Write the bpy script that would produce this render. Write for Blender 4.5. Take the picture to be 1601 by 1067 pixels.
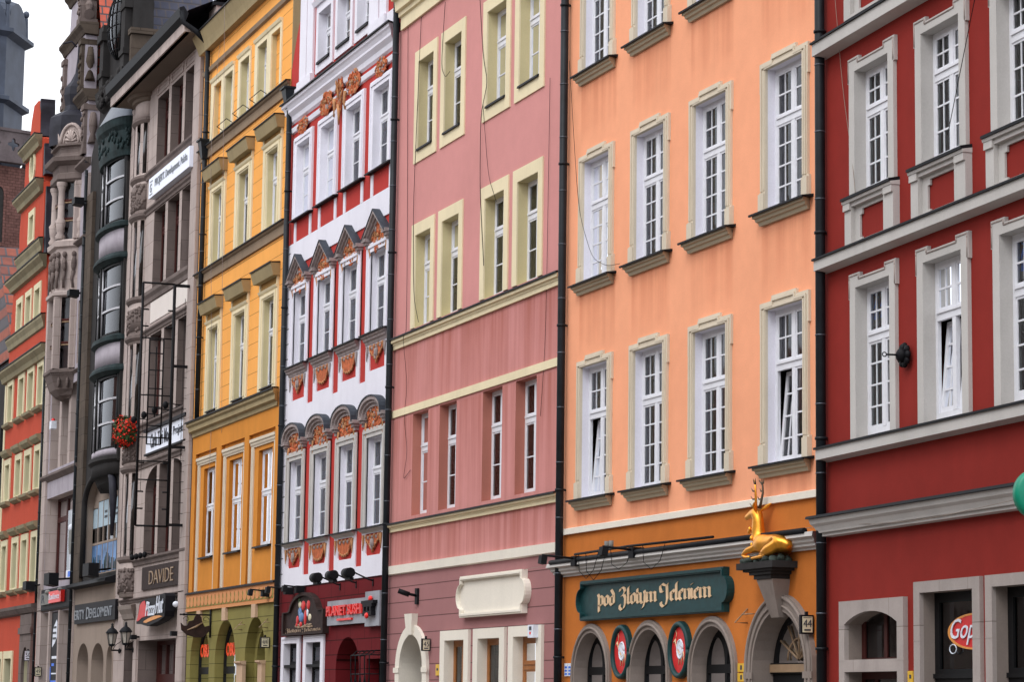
import bpy, bmesh, math, random
from mathutils import Vector, Matrix
from mathutils.geometry import delaunay_2d_cdt

for o in list(bpy.data.objects):
    bpy.data.objects.remove(o)
S = bpy.context.scene
COL = S.collection
R = math.radians
PI = math.pi

# ------------------------------------------------------------------ camera
F_PX, HOR, ROLL, XV = 4040.0, 567.0, math.atan(.0135), -715.0
_c, _s = math.cos(ROLL), math.sin(ROLL)
_a = ((XV - 800.5) + _s*HOR)/_c
_ang = math.atan(-_a/math.hypot(F_PX, HOR))
_p = math.atan(HOR/F_PX)
fh = Vector((-math.cos(_ang), math.sin(_ang), 0)); rt = Vector((math.sin(_ang), math.cos(_ang), 0)); up = Vector((0, 0, 1))
fw = fh*math.cos(_p) + up*math.sin(_p); upc = -fh*math.sin(_p) + up*math.cos(_p)
ax = _c*rt + _s*upc; ay = -(_s*rt - _c*upc)
CAM = Vector((34.1363, -17.4201, 1.6))
cd = bpy.data.cameras.new('camera'); cam = bpy.data.objects.new('camera', cd); COL.objects.link(cam)
cam.matrix_world = Matrix(((ax.x, ay.x, -fw.x, CAM.x), (ax.y, ay.y, -fw.y, CAM.y), (ax.z, ay.z, -fw.z, CAM.z), (0, 0, 0, 1)))
cd.sensor_width = 36; cd.lens = F_PX/1601*36; cd.clip_start = .5; cd.clip_end = 3000
S.camera = cam

# ------------------------------------------------------------------ light: a bright overcast sky
SUN_EL, SUN_AZ = R(52), R(30)          # azimuth measured from -Y (the street side) towards +X
W = bpy.data.worlds.new('World'); S.world = W; W.use_nodes = True
nt = W.node_tree; nt.nodes.clear()
sky = nt.nodes.new('ShaderNodeTexSky'); sky.sky_type = 'NISHITA'; sky.sun_disc = False
sky.sun_elevation = SUN_EL; sky.sun_rotation = PI - SUN_AZ
sky.air_density = 1.2; sky.dust_density = 5.0; sky.ozone_density = 1.0
hs = nt.nodes.new('ShaderNodeHueSaturation'); hs.inputs['Saturation'].default_value = .10; hs.inputs['Value'].default_value = 3.0
bg = nt.nodes.new('ShaderNodeBackground'); bg.inputs['Strength'].default_value = .15
ow = nt.nodes.new('ShaderNodeOutputWorld')
cloud = nt.nodes.new('ShaderNodeMix'); cloud.data_type = 'RGBA'; cloud.inputs[0].default_value = .85; cloud.inputs[7].default_value = (8.3, 8.5, 9.0, 1)   # even cloud deck
nt.links.new(sky.outputs[0], hs.inputs['Color']); nt.links.new(hs.outputs[0], cloud.inputs[6]); nt.links.new(cloud.outputs[2], bg.inputs[0]); nt.links.new(bg.outputs[0], ow.inputs[0])
sl = bpy.data.lights.new('sun', 'SUN'); sl.energy = .6; sl.angle = R(20); sl.color = (1, .96, .9)
so = bpy.data.objects.new('sun', sl); COL.objects.link(so)
sd = Vector((math.sin(SUN_AZ)*math.cos(SUN_EL), -math.cos(SUN_AZ)*math.cos(SUN_EL), math.sin(SUN_EL)))
so.rotation_euler = sd.to_track_quat('Z', 'Y').to_euler(); so.location = (0, -40, 60)
S.view_settings.view_transform = 'Standard'; S.view_settings.look = 'None'
S.view_settings.exposure = 0.14; S.view_settings.gamma = 1.0
S.render.engine = 'CYCLES'
S.cycles.max_bounces = 6; S.cycles.diffuse_bounces = 3; S.cycles.transparent_max_bounces = 12

# ------------------------------------------------------------------ materials
def lin(r, g, b):
    f = lambda c: (c/255/12.92) if c/255 <= .04045 else ((c/255+.055)/1.055)**2.4
    return (f(r), f(g), f(b), 1)
class NT:
    def __init__(s, name):
        s.m = bpy.data.materials.new(name); s.m.use_nodes = True; s.t = s.m.node_tree
        s.b = s.t.nodes['Principled BSDF']; s.tc = None
    def n(s, typ, **kw):
        x = s.t.nodes.new('ShaderNode'+typ)
        for k, v in kw.items(): setattr(x, k, v)
        return x
    def l(s, a, b): s.t.links.new(a, b)
    def set(s, sock, v):
        if isinstance(v, bpy.types.NodeSocket): s.l(v, sock)
        else: sock.default_value = v
    def obj(s):
        if not s.tc: s.tc = s.n('TexCoord').outputs['Object']
        return s.tc
    def sep(s):
        if not hasattr(s, '_sep'):
            x = s.n('SeparateXYZ'); s.l(s.obj(), x.inputs[0]); s._sep = x.outputs
        return s._sep
    def math(s, op, a, b=0.0, c=0.0):
        x = s.n('Math', operation=op); s.set(x.inputs[0], a); s.set(x.inputs[1], b)
        if op in ('MULTIPLY_ADD', 'COMPARE', 'SMOOTH_MIN'): s.set(x.inputs[2], c)
        return x.outputs[0]
    def noise(s, scale, detail=4, sc=(1, 1, 1), rough=.55, loc=(0, 0, 0)):
        mp = s.n('Mapping'); s.l(s.obj(), mp.inputs[0]); mp.inputs['Scale'].default_value = sc; mp.inputs['Location'].default_value = loc
        x = s.n('TexNoise'); s.l(mp.outputs[0], x.inputs['Vector']); x.inputs['Scale'].default_value = scale
        x.inputs['Detail'].default_value = detail; x.inputs['Roughness'].default_value = rough
        return x.outputs[0]
    def rng(s, v, a, b, c, d):
        x = s.n('MapRange'); s.set(x.inputs[0], v)
        for i, q in enumerate((a, b, c, d)): s.set(x.inputs[i+1], q)
        return x.outputs[0]
    def mul(s, col, v, fac=1.0):
        x = s.n('Mix', data_type='RGBA', blend_type='MULTIPLY'); s.set(x.inputs[0], fac); s.set(x.inputs[6], col); s.set(x.inputs[7], v)
        return x.outputs[2]
    def mix(s, fac, a, b):
        x = s.n('Mix', data_type='RGBA'); s.set(x.inputs[0], fac); s.set(x.inputs[6], a); s.set(x.inputs[7], b)
        return x.outputs[2]
    def bump(s, h, strength=.3, dist=.02):
        x = s.n('Bump'); x.inputs['Strength'].default_value = strength; x.inputs['Distance'].default_value = dist
        s.l(h, x.inputs['Height']); s.l(x.outputs[0], s.b.inputs['Normal'])

def plaster(name, col, rough=.9, var=.16, streak=.14, groove=None, vjoint=None, rows=None, cols=None, stain=.3, tint=(.8, .7, .66, 1), brick=None, spec=.15, dirt=0.0, bmp=.25):
    """painted render: mottling, rain streaks, course lines, and the grey-brown run-off stains below the sills"""
    g = NT(name); g.b.inputs['Roughness'].default_value = rough; g.b.inputs['Specular IOR Level'].default_value = spec
    big = g.noise(.45, 5); mid = g.noise(3.1, 5); fine = g.noise(38, 3); st = g.noise(1.0, 6, (2.0, 2.0, .22), .6)
    v = g.math('ADD', g.rng(big, .3, .7, 1-var*.6, 1+var*.45), g.rng(mid, .3, .7, -var*.25, var*.25))
    v = g.math('ADD', v, g.rng(fine, .3, .7, -.035, .035))
    v = g.math('SUBTRACT', v, g.rng(st, .48, .75, 0, streak))
    x, y, z = g.sep()
    h = g.math('MULTIPLY', fine, .5)
    c = g.mul(tuple(col), v)
    if groove:
        p, off, w = groove[:3]; dark = groove[3] if len(groove) > 3 else .5
        fr = g.math('FRACT', g.math('DIVIDE', g.math('SUBTRACT', z, off-50*p), p))
        mk = g.math('LESS_THAN', fr, w/p)
        if vjoint:
            q, o2, w2 = vjoint
            row = g.math('MULTIPLY', g.math('MODULO', g.math('FLOOR', g.math('DIVIDE', g.math('SUBTRACT', z, off-50*p), p)), 2.0), .5)
            f2 = g.math('FRACT', g.math('ADD', g.math('DIVIDE', g.math('SUBTRACT', x, o2-80*q), q), row))
            mk = g.math('MAXIMUM', mk, g.math('LESS_THAN', f2, w2/q))
        c = g.mul(c, g.rng(mk, 0, 1, 1, dark)); h = g.math('SUBTRACT', h, g.math('MULTIPLY', mk, 1.0))
    if brick:
        bw, bh, mort, vari = brick
        cb = g.n('CombineXYZ'); g.l(g.math('ADD', x, g.math('MULTIPLY', y, 1.0)), cb.inputs[0]); g.l(z, cb.inputs[1])
        bt = g.n('TexBrick'); g.l(cb.outputs[0], bt.inputs['Vector']); bt.inputs['Scale'].default_value = 1
        bt.inputs['Brick Width'].default_value = bw; bt.inputs['Row Height'].default_value = bh; bt.inputs['Mortar Size'].default_value = mort
        bt.inputs['Mortar Smooth'].default_value = .3
        bt.inputs['Color1'].default_value = (1-vari, 1-vari, 1-vari, 1); bt.inputs['Color2'].default_value = (1+vari*.6, 1+vari*.55, 1+vari*.45, 1); bt.inputs['Mortar'].default_value = (.5, .48, .46, 1)
        c = g.mul(c, bt.outputs[0]); h = g.math('SUBTRACT', h, bt.outputs['Fac'])
    if rows:
        def band(sock, a, b, e):
            return g.math('MULTIPLY', g.rng(sock, a-e, a+e, 0, 1), g.rng(sock, b-e, b+e, 1, 0))
        rm = None
        for (a, b) in rows:
            # dense right under the sill, thinning downwards
            q = g.math('MULTIPLY', g.rng(z, a-.05, b, .25, 1), g.rng(z, b-.02, b+.02, 1, 0)); q = g.math('MULTIPLY', q, g.rng(z, a-.1, a+.25, 0, 1))
            rm = q if rm is None else g.math('MAXIMUM', rm, q)
        if cols:
            cm = None
            for (a, b) in cols:
                q = band(x, a, b, .035); cm = q if cm is None else g.math('MAXIMUM', cm, q)
            rm = g.math('MULTIPLY', rm, cm)
        s2 = g.noise(1.5, 6, (2.2, 2.2, .1), .6, loc=(3, 0, 0))
        rm = g.math('MULTIPLY', rm, g.rng(s2, .36, .62, .15, 1))
        c = g.mul(c, tint, g.math('MULTIPLY', rm, stain*2.2))
    if dirt:
        dn = g.noise(1.1, 8, (1, 1, .6), .7, (7, 1, 2))
        c = g.mul(c, (.32, .29, .3, 1), g.rng(dn, .45, .68, 0, dirt))
    g.l(c, g.b.inputs['Base Color']); g.bump(h, bmp, .012)
    return g.m

def simple(name, col, rough=.5, metal=0.0, var=.1, spec=.4, scale=8, bmp=0.0):
    g = NT(name); g.b.inputs['Roughness'].default_value = rough; g.b.inputs['Metallic'].default_value = metal; g.b.inputs['Specular IOR Level'].default_value = spec
    n = g.noise(scale, 4); c = g.mul(tuple(col), g.rng(n, .3, .7, 1-var, 1+var)); g.l(c, g.b.inputs['Base Color'])
    if bmp: g.bump(n, bmp, .01)
    return g.m

def glass(name, tint=.8, base=(.05, .05, .055, 1), refl=1.0):
    g = NT(name); t = g.t; t.nodes.remove(g.b)
    tr = g.n('BsdfTransparent'); tr.inputs[0].default_value = (tint, tint, tint*.98, 1)
    gl = g.n('BsdfGlossy'); gl.inputs['Roughness'].default_value = .03; gl.inputs[0].default_value = (.9*refl, .93*refl, .98*refl, 1)
    fr = g.n('Fresnel'); fr.inputs[0].default_value = 1.5
    wob = g.noise(1.3, 2); bp = g.n('Bump'); bp.inputs['Strength'].default_value = .05; bp.inputs['Distance'].default_value = .05; g.l(wob, bp.inputs['Height'])
    g.l(bp.outputs[0], gl.inputs['Normal'])
    mx = g.n('MixShader'); g.l(fr.outputs[0], mx.inputs[0]); g.l(tr.outputs[0], mx.inputs[1]); g.l(gl.outputs[0], mx.inputs[2])
    g.l(mx.outputs[0], t.nodes['Material Output'].inputs[0])
    return g.m

def tiles(name, col, col2, axis, row, wid, dark=(.08, .07, .08, 1)):
    """roof tiles: courses in z, tile width along x or y"""
    g = NT(name); g.b.inputs['Roughness'].default_value = .75
    x, y, z = g.sep(); cb = g.n('CombineXYZ'); g.l(y if axis == 'y' else x, cb.inputs[0]); g.l(z, cb.inputs[1])
    bt = g.n('TexBrick'); g.l(cb.outputs[0], bt.inputs['Vector']); bt.inputs['Scale'].default_value = 1
    bt.inputs['Brick Width'].default_value = wid; bt.inputs['Row Height'].default_value = row; bt.inputs['Mortar Size'].default_value = row*.09
    bt.inputs['Color1'].default_value = col; bt.inputs['Color2'].default_value = col2; bt.inputs['Mortar'].default_value = dark; bt.inputs['Bias'].default_value = -.35
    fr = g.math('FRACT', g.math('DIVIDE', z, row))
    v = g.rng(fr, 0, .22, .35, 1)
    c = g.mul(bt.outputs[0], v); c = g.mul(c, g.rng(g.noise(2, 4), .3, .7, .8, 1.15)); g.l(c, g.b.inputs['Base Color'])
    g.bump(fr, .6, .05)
    return g.m

M = {}
M['white'] = simple('white_window_paint', (.74, .75, .80, 1), .45, var=.05)
M['white_trim'] = plaster('white_painted_render', (.78, .77, .85, 1), var=.07, streak=.06)
M['grey_trim'] = plaster('pale_grey_painted_stone', (.52, .50, .48, 1), var=.1, streak=.1)
M['cream'] = plaster('cream_painted_render', (.78, .68, .46, 1), var=.1, streak=.08)
M['cream_reveal'] = plaster('cream_reveal', (.60, .52, .30, 1), var=.1, streak=.08)  # yellowish reveal paint; the yellow house's reveal shade is put into this colour
M['ivory'] = plaster('ivory_painted_stone', (.66, .58, .46, 1), var=.1, streak=.1)
M['ivory_white'] = plaster('off_white_render', (.78, .73, .64, 1), var=.07, streak=.05)
M['peach'] = plaster('peach_render', (.90, .395, .225, 1), var=.12, streak=.02, rows=[(3.9, 5.1), (7.9, 9.1), (11.9, 13.0)], cols=[(-9.45, -7.75), (-7.0, -5.35), (-4.5, -2.85), (-1.8, -.12)], stain=.3, tint=(.72, .55, .5, 1))
M['orange'] = plaster('orange_render', (.55, .17, .033, 1), var=.22, streak=.03)
M['pink'] = plaster('pink_render', (.62, .275, .26, 1), var=.1, streak=.02, rows=[(3.7, 5.32), (6.9, 9.42), (4.9, 7.8)], stain=.42, tint=(.66, .5, .42, 1))
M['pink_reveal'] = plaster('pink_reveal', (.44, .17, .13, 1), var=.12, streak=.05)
M['mauve'] = plaster('mauve_render', (.35, .165, .165, 1), var=.1, streak=.04, groove=(.337, 3.06, .02, .35))
M['red'] = plaster('crimson_render', (.46, .045, .038, 1), var=.12, streak=.04)
M['crimson_low'] = plaster('dark_crimson_render', (.145, .011, .015, 1), var=.15, streak=.04, groove=(.34, 3.0, .022, .3), vjoint=(1.1, -29, .02))
M['oxblood'] = plaster('oxblood_render', (.25, .024, .018, 1), var=.18, streak=.03)
M['yellow'] = plaster('golden_yellow_render', (.90, .41, .10, 1), var=.1, streak=.04, groove=(.407, 9.5, .018, .45))
M['ochre'] = plaster('ochre_render', (.64, .25, .04, 1), var=.18, streak=.06)
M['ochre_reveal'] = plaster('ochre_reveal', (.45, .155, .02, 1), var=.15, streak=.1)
M['hoodpanel'] = plaster('brownish_panel', (.36, .21, .07, 1), var=.1, streak=.1)
M['buff'] = plaster('buff_cornice', (.36, .285, .16, 1), var=.16, streak=.2)
M['brownband'] = plaster('brown_band', (.26, .19, .13, 1), var=.12, streak=.2)
M['olive'] = plaster('olive_render', (.235, .205, .065, 1), var=.14, streak=.05, groove=(.39, 2.57, .018, .35))
M['fringe'] = plaster('salmon_frieze', (.62, .28, .12, 1), var=.1, streak=.06)
M['salmon_stone'] = plaster('salmon_stone', (.55, .38, .26, 1), var=.1, streak=.08)
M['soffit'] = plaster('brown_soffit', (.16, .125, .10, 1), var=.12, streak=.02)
M['sillstone'] = plaster('sill_stone', (.42, .36, .26, 1), var=.12, streak=.05)
M['panel_pale'] = plaster('pale_blank_panel', (.72, .66, .62, 1), var=.05, streak=.04)
M['fringe_dark'] = simple('frieze_scallop_green', (.27, .22, .06, 1), .9)
M['stone'] = plaster('weathered_shaded_stone', (.17, .135, .125, 1), var=.2, streak=.22, brick=(1.3, .62, .008, .07), dirt=.35)  # weathered mouldings; also the grey house's reveals, with their shade in the colour
M['stone_light'] = plaster('pale_ashlar', (.45, .375, .35, 1), var=.16, streak=.22, brick=(1.1, .7, .008, .06), dirt=.15)
M['stone_arch'] = plaster('grey_sandstone', (.27, .225, .20, 1), var=.2, streak=.15, dirt=.2)
M['stone_pale'] = plaster('pale_sandstone', (.40, .35, .33, 1), var=.2, streak=.15, brick=(2.4, .9, .006, .06), dirt=.12)
M['dark_stone'] = plaster('sooty_stone', (.10, .078, .062, 1), var=.3, streak=.2, brick=(.9, .6, .012, .12), dirt=.5)
M['soot'] = plaster('black_crust_stone', (.035, .033, .033, 1), var=.3, streak=.2, dirt=.4)
M['lilac_grey'] = plaster('lilac_grey_render', (.40, .365, .41, 1), var=.14, streak=.15, dirt=.3)
M['taupe'] = plaster('taupe_render', (.30, .24, .20, 1), var=.1, streak=.1)
M['rust_orange'] = plaster('rust_orange_render', (.47, .068, .035, 1), var=.12, streak=.08)
M['rust_low'] = plaster('rust_low_render', (.42, .05, .02, 1), var=.12, streak=.08, groove=(.5, 2.6, .03, .35))
M['pale_cream'] = plaster('pale_cream_trim', (.68, .62, .42, 1), var=.08, streak=.1)
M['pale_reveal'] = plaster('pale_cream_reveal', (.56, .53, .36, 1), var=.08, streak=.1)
M['drab'] = plaster('drab_cornice', (.27, .235, .15, 1), var=.15, streak=.25)
M['dark_metal'] = simple('dark_sheet_metal', (.010, .011, .014, 1), .6, 0, .2, .15)
M['pipe'] = simple('painted_downpipe', (.011, .014, .018, 1), .5, 0, .35, .22, scale=3)
M['black'] = simple('black_metal', (.007, .007, .009, 1), .6, 0, .2, .15)
M['copper'] = simple('patinated_copper', (.014, .026, .028, 1), .7, 0, .5, .15, scale=3)
M['darkcopper'] = simple('dark_copper', (.022, .022, .032, 1), .6, .0, .4, .2, scale=2)
M['zinc'] = simple('zinc_sheet', (.10, .115, .14, 1), .4, .5, .2, scale=2)
M['brown_frame'] = simple('brown_window_paint', (.055, .012, .010, 1), .6, spec=.2)
M['oak_frame'] = simple('orange_wood_frame', (.33, .12, .03, 1), .45)
M['black_frame'] = simple('black_window_paint', (.008, .008, .009, 1), .6, spec=.15)
M['pale_metal'] = simple('pale_metal_frame', (.42, .42, .45, 1), .35, .3)
M['gold'] = simple('gold_leaf', (.90, .40, .05, 1), .36, .9, .14, scale=7, bmp=.3)
M['antler'] = simple('tarnished_bronze', (.10, .075, .05, 1), .5, .5, .3)
M['rock'] = simple('mossy_rock', (.03, .045, .038, 1), .8, 0, .5, scale=16, bmp=.8)
M['glass'] = glass('window_glass', .82)
M['glass_dark'] = glass('dark_glass', .45)
M['curtain'] = simple('net_curtain', (.20, .20, .19, 1), .9, var=.1)
M['curtain_dim'] = simple('grey_curtain', (.10, .092, .08, 1), .9, var=.15)
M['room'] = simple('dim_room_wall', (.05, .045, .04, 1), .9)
M['stucco'] = simple('orange_stucco', (.48, .13, .055, 1), .85, var=.3, spec=.15, scale=12)
M['stucco_gold'] = simple('gilt_edge', (.45, .21, .09, 1), .7, 0, .3)
M['stucco_grey'] = simple('grey_moulding', (.33, .28, .275, 1), .9, 0, .25, .1, bmp=.2)
M['slate'] = simple('slate_hood_cover', (.035, .042, .055, 1), .6, 0, .25, .25)
M['green_sign'] = simple('dark_green_paint', (.006, .042, .045, 1), .5, var=.25, spec=.3)
M['letter_buff'] = simple('buff_lettering', (.72, .50, .30, 1), .6)
M['sign_red'] = simple('red_sign_face', (.60, .022, .022, 1), .5)
M['neon_red'] = simple('bright_red_letters', (.80, .02, .015, 1), .4)
M['orange_red'] = simple('orange_red_letters', (.95, .085, .015, 1), .5)
M['sign_grey'] = simple('grey_sign_panel', (.30, .31, .35, 1), .45)
M['sign_white'] = simple('white_sign_panel', (.80, .85, .98, 1), .35, var=.02)
M['sign_cream'] = simple('cream_sign_field', (.68, .62, .45, 1), .8, var=.06)
M['sign_black'] = simple('black_sign_panel', (.010, .009, .012, 1), .6, spec=.15)
M['sign_brown'] = simple('brown_wood_sign', (.030, .016, .014, 1), .7, var=.35, spec=.2)
M['sign_orange'] = simple('orange_sign_paint', (.70, .28, .06, 1), .5)
M['letter_dark'] = simple('dark_lettering', (.04, .045, .06, 1), .6)
M['letter_white'] = simple('white_lettering', (.72, .76, .85, 1), .6)
M['letter_grey'] = simple('silver_lettering', (.20, .22, .25, 1), .5)
M['letter_brass'] = simple('brass_lettering', (.30, .20, .12, 1), .5)
M['yellow_box'] = simple('yellow_paint', (.70, .42, .03, 1), .5)
M['blue'] = simple('bright_blue', (.03, .16, .75, 1), .5)
M['blue_dim'] = simple('poster_blue', (.10, .22, .45, 1), .5, var=.5, scale=1.4)
M['poster_pale'] = simple('poster_pale_blue', (.38, .50, .58, 1), .6)
M['green_disc'] = simple('green_disc_paint', (.0, .22, .13, 1), .4)
M['leaf'] = simple('geranium_leaf', (.03, .07, .02, 1), .7, var=.4, scale=20)
M['petal'] = simple('geranium_petal', (.75, .03, .012, 1), .6, var=.2, scale=20)
M['lamp_glass'] = simple('frosted_lantern_glass', (.40, .37, .33, 1), .3)
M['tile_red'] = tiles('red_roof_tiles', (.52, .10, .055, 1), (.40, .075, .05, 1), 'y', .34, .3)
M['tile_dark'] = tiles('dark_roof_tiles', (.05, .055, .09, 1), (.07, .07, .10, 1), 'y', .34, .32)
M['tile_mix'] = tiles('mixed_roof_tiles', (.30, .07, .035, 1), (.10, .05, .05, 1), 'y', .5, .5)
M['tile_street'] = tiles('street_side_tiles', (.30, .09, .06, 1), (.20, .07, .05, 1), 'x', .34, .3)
M['tower_brick'] = plaster('tower_brick', (.17, .085, .075, 1), var=.5, streak=.1, brick=(.6, .3, .03, .15), dirt=.3)
M['tower_stone'] = plaster('tower_stone', (.14, .115, .12, 1), var=.3, streak=.2, dirt=.4)
M['tower_slate'] = simple('tower_metal_cladding', (.055, .068, .10, 1), .6, .1, .25, scale=.6)
g = NT('cobbles'); g.b.inputs['Roughness'].default_value = .8
vn = g.n('TexVoronoi'); g.l(g.obj(), vn.inputs['Vector']); vn.inputs['Scale'].default_value = 7; vn.feature = 'DISTANCE_TO_EDGE'
cc = g.mul((.17, .155, .14, 1), g.rng(vn.outputs[0], 0, .08, .4, 1)); cc = g.mul(cc, g.rng(g.noise(.6, 4), .3, .7, .75, 1.2)); g.l(cc, g.b.inputs['Base Color']); g.bump(vn.outputs[0], .5, .02)
M['cobbles'] = g.m
M['slabs'] = plaster('paving_slabs', (.24, .22, .20, 1), brick=(.9, .6, .01, .1))

# ------------------------------------------------------------------ mesh helpers
def pip(p, poly):
    x, y = p; c = False; n = len(poly)
    for i in range(n):
        x1, y1 = poly[i]; x2, y2 = poly[i-1]
        if (y1 > y) != (y2 > y) and x < (x2-x1)*(y-y1)/(y2-y1)+x1: c = not c
    return c
def rect(a, b, c, d): return [(a, c), (b, c), (b, d), (a, d)]
def arch(u0, u1, z0, zs, za, n=18):
    """opening polygon: straight jambs to zs, half ellipse up to za"""
    cu = (u0+u1)/2; h = (u1-u0)/2
    return [(u0, z0), (u1, z0)] + [(cu+h*math.cos(PI*i/n), zs+(za-zs)*math.sin(PI*i/n)) for i in range(n+1)]

class MB:
    def __init__(s): s.v = []; s.f = []; s.m = []; s.sm = []
    def add(s, vs, fs, mat=0, smooth=False):
        b = len(s.v); s.v += [tuple(v) for v in vs]
        for f in fs: s.f.append(tuple(i+b for i in f)); s.m.append(mat); s.sm.append(smooth)
        return s
    def box(s, x0, x1, y0, y1, z0, z1, mat=0):
        x0, x1 = sorted((x0, x1)); y0, y1 = sorted((y0, y1)); z0, z1 = sorted((z0, z1))
        vs = [(x, y, z) for z in (z0, z1) for y in (y0, y1) for x in (x0, x1)]
        return s.add(vs, [(0, 2, 3, 1), (4, 5, 7, 6), (0, 1, 5, 4), (2, 6, 7, 3), (0, 4, 6, 2), (1, 3, 7, 5)], mat)
    def quad(s, a, b, c, d, mat=0): return s.add([a, b, c, d], [(0, 1, 2, 3)], mat)
    def plate(s, outer, holes=(), y=0.0, thick=0.0, mat=0, rmat=None, depth=None, back=False):
        """sheet in the XZ plane at y; its rim goes back by thick, each hole's rim by depth (default thick)"""
        depth = thick if depth is None else depth; rmat = mat if rmat is None else rmat
        pts = []; ed = []
        for lp in [outer]+list(holes):
            b = len(pts); pts += [Vector(p) for p in lp]; ed += [(b+i, b+(i+1) % len(lp)) for i in range(len(lp))]
        vo, eo, fo, *_ = delaunay_2d_cdt(pts, ed, [], 0, 1e-5)
        keep = []
        for f in fo:
            c = sum((vo[i] for i in f), Vector((0, 0)))/len(f)
            if pip(c, outer) and not any(pip(c, h) for h in holes): keep.append(f)
        s.add([(p.x, y, p.y) for p in vo], keep, mat)
        if back: s.add([(p.x, y+thick, p.y) for p in vo], keep, mat)
        if thick: s.rim(outer, y, y+thick, mat)
        if depth:
            for h in holes: s.rim(h, y, y+depth, rmat)
        return s
    def rim(s, lp, y0, y1, mat=0, smooth=False):
        n = len(lp); vs = [(p[0], y0, p[1]) for p in lp]+[(p[0], y1, p[1]) for p in lp]
        return s.add(vs, [(i, (i+1) % n, n+(i+1) % n, n+i) for i in range(n)], mat, smooth)
    def prof(s, pts, u0, u1, mat=0, mit=1.0, mats=None):
        """moulding: closed (y,z) outline swept along x, its ends mitred back to the wall"""
        n = len(pts)
        vs = [(u0-max(0, -p[0])*mit, p[0], p[1]) for p in pts]+[(u1+max(0, -p[0])*mit, p[0], p[1]) for p in pts]
        for i in range(n):
            j = (i+1) % n
            s.add([vs[i], vs[j], vs[n+j], vs[n+i]], [(0, 1, 2, 3)], mats[i] if mats else mat)
        s.add(vs[:n], [tuple(range(n))], mat); s.add(vs[n:], [tuple(range(n-1, -1, -1))], mat)
        return s
    def tube(s, path, r, seg=8, mat=0, cap=True):
        P = [Vector(p) for p in path]; rings = []; a = None
        rr = r if isinstance(r, (list, tuple)) else [r]*len(P)
        for i, p in enumerate(P):
            d = (P[min(i+1, len(P)-1)]-P[max(i-1, 0)]).normalized()
            a = (Vector((0, 0, 1)) if abs(d.z) < .9 else Vector((1, 0, 0))) if a is None else a
            e1 = (a-d*a.dot(d)); e1 = e1.normalized() if e1.length > 1e-4 else d.orthogonal().normalized()
            a = e1; e2 = d.cross(e1)
            rings.append([p+(e1*math.cos(2*PI*k/seg)+e2*math.sin(2*PI*k/seg))*rr[i] for k in range(seg)])
        vs = [v for q in rings for v in q]
        fs = [(i*seg+k, i*seg+(k+1) % seg, (i+1)*seg+(k+1) % seg, (i+1)*seg+k) for i in range(len(P)-1) for k in range(seg)]
        s.add(vs, fs, mat, True)
        if cap: s.add(rings[0], [tuple(range(seg))], mat); s.add(rings[-1], [tuple(range(seg))], mat)
        return s
    def lathe(s, cx, cy, pr, seg=20, mat=0, a0=0.0, a1=2*PI, smooth=True):
        full = abs(a1-a0-2*PI) < 1e-6; k = seg if full else seg+1
        vs = [(cx+r*math.cos(a0+(a1-a0)*i/seg), cy+r*math.sin(a0+(a1-a0)*i/seg), z) for r, z in pr for i in range(k)]
        fs = [(j*k+i, j*k+(i+1) % k, (j+1)*k+(i+1) % k, (j+1)*k+i) for j in range(len(pr)-1) for i in range(k if full else k-1)]
        return s.add(vs, fs, mat, smooth)
    def blob(s, c, r, mat=0, seg=8, rings=5, rot=0.0):
        vs = []; fs = []
        for j in range(rings+1):
            t = PI*j/rings
            for i in range(seg):
                a = 2*PI*i/seg; x = r[0]*math.sin(t)*math.cos(a); z = r[2]*math.cos(t)
                vs.append((c[0]+x*math.cos(rot)-z*math.sin(rot), c[1]+r[1]*math.sin(t)*math.sin(a), c[2]+x*math.sin(rot)+z*math.cos(rot)))
        fs = [(j*seg+i, j*seg+(i+1) % seg, (j+1)*seg+(i+1) % seg, (j+1)*seg+i) for j in range(rings) for i in range(seg)]
        return s.add(vs, fs, mat, True)
    def bow(s, cu, hw, b, z0, z1, mat=0, n=16, off=0.0, caps=True, y0=0.0, a0=-PI/2, a1=PI/2):
        """curved bay wall bulging towards -y"""
        A = [(cu+(hw+off)*math.sin(a0+(a1-a0)*i/n), y0-(b+off)*math.cos(a0+(a1-a0)*i/n)) for i in range(n+1)]
        vs = [(x, y, z0) for x, y in A]+[(x, y, z1) for x, y in A]
        s.add(vs, [(i, i+1, n+2+i, n+1+i) for i in range(n)], mat, True)
        if caps: s.add([(x, y, z0) for x, y in A], [tuple(range(n+1))], mat); s.add([(x, y, z1) for x, y in A], [tuple(range(n+1))], mat)
        return s
    def bowprof(s, cu, hw, b, pr, mat=0, n=18):
        """moulding (out,z) swept round the same bay"""
        rows = []
        for o, z in pr:
            rows.append([(cu+(hw+o)*math.sin(-PI/2+PI*i/n), -(b+o)*math.cos(-PI/2+PI*i/n), z) for i in range(n+1)])
        vs = [v for q in rows for v in q]; k = n+1; m = len(pr)
        s.add(vs, [(j*k+i, j*k+i+1, ((j+1) % m)*k+i+1, ((j+1) % m)*k+i) for j in range(m) for i in range(n)], mat)
        return s
    def move(s, fn): s.v = [tuple(fn(Vector(v))) for v in s.v]; return s
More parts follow.
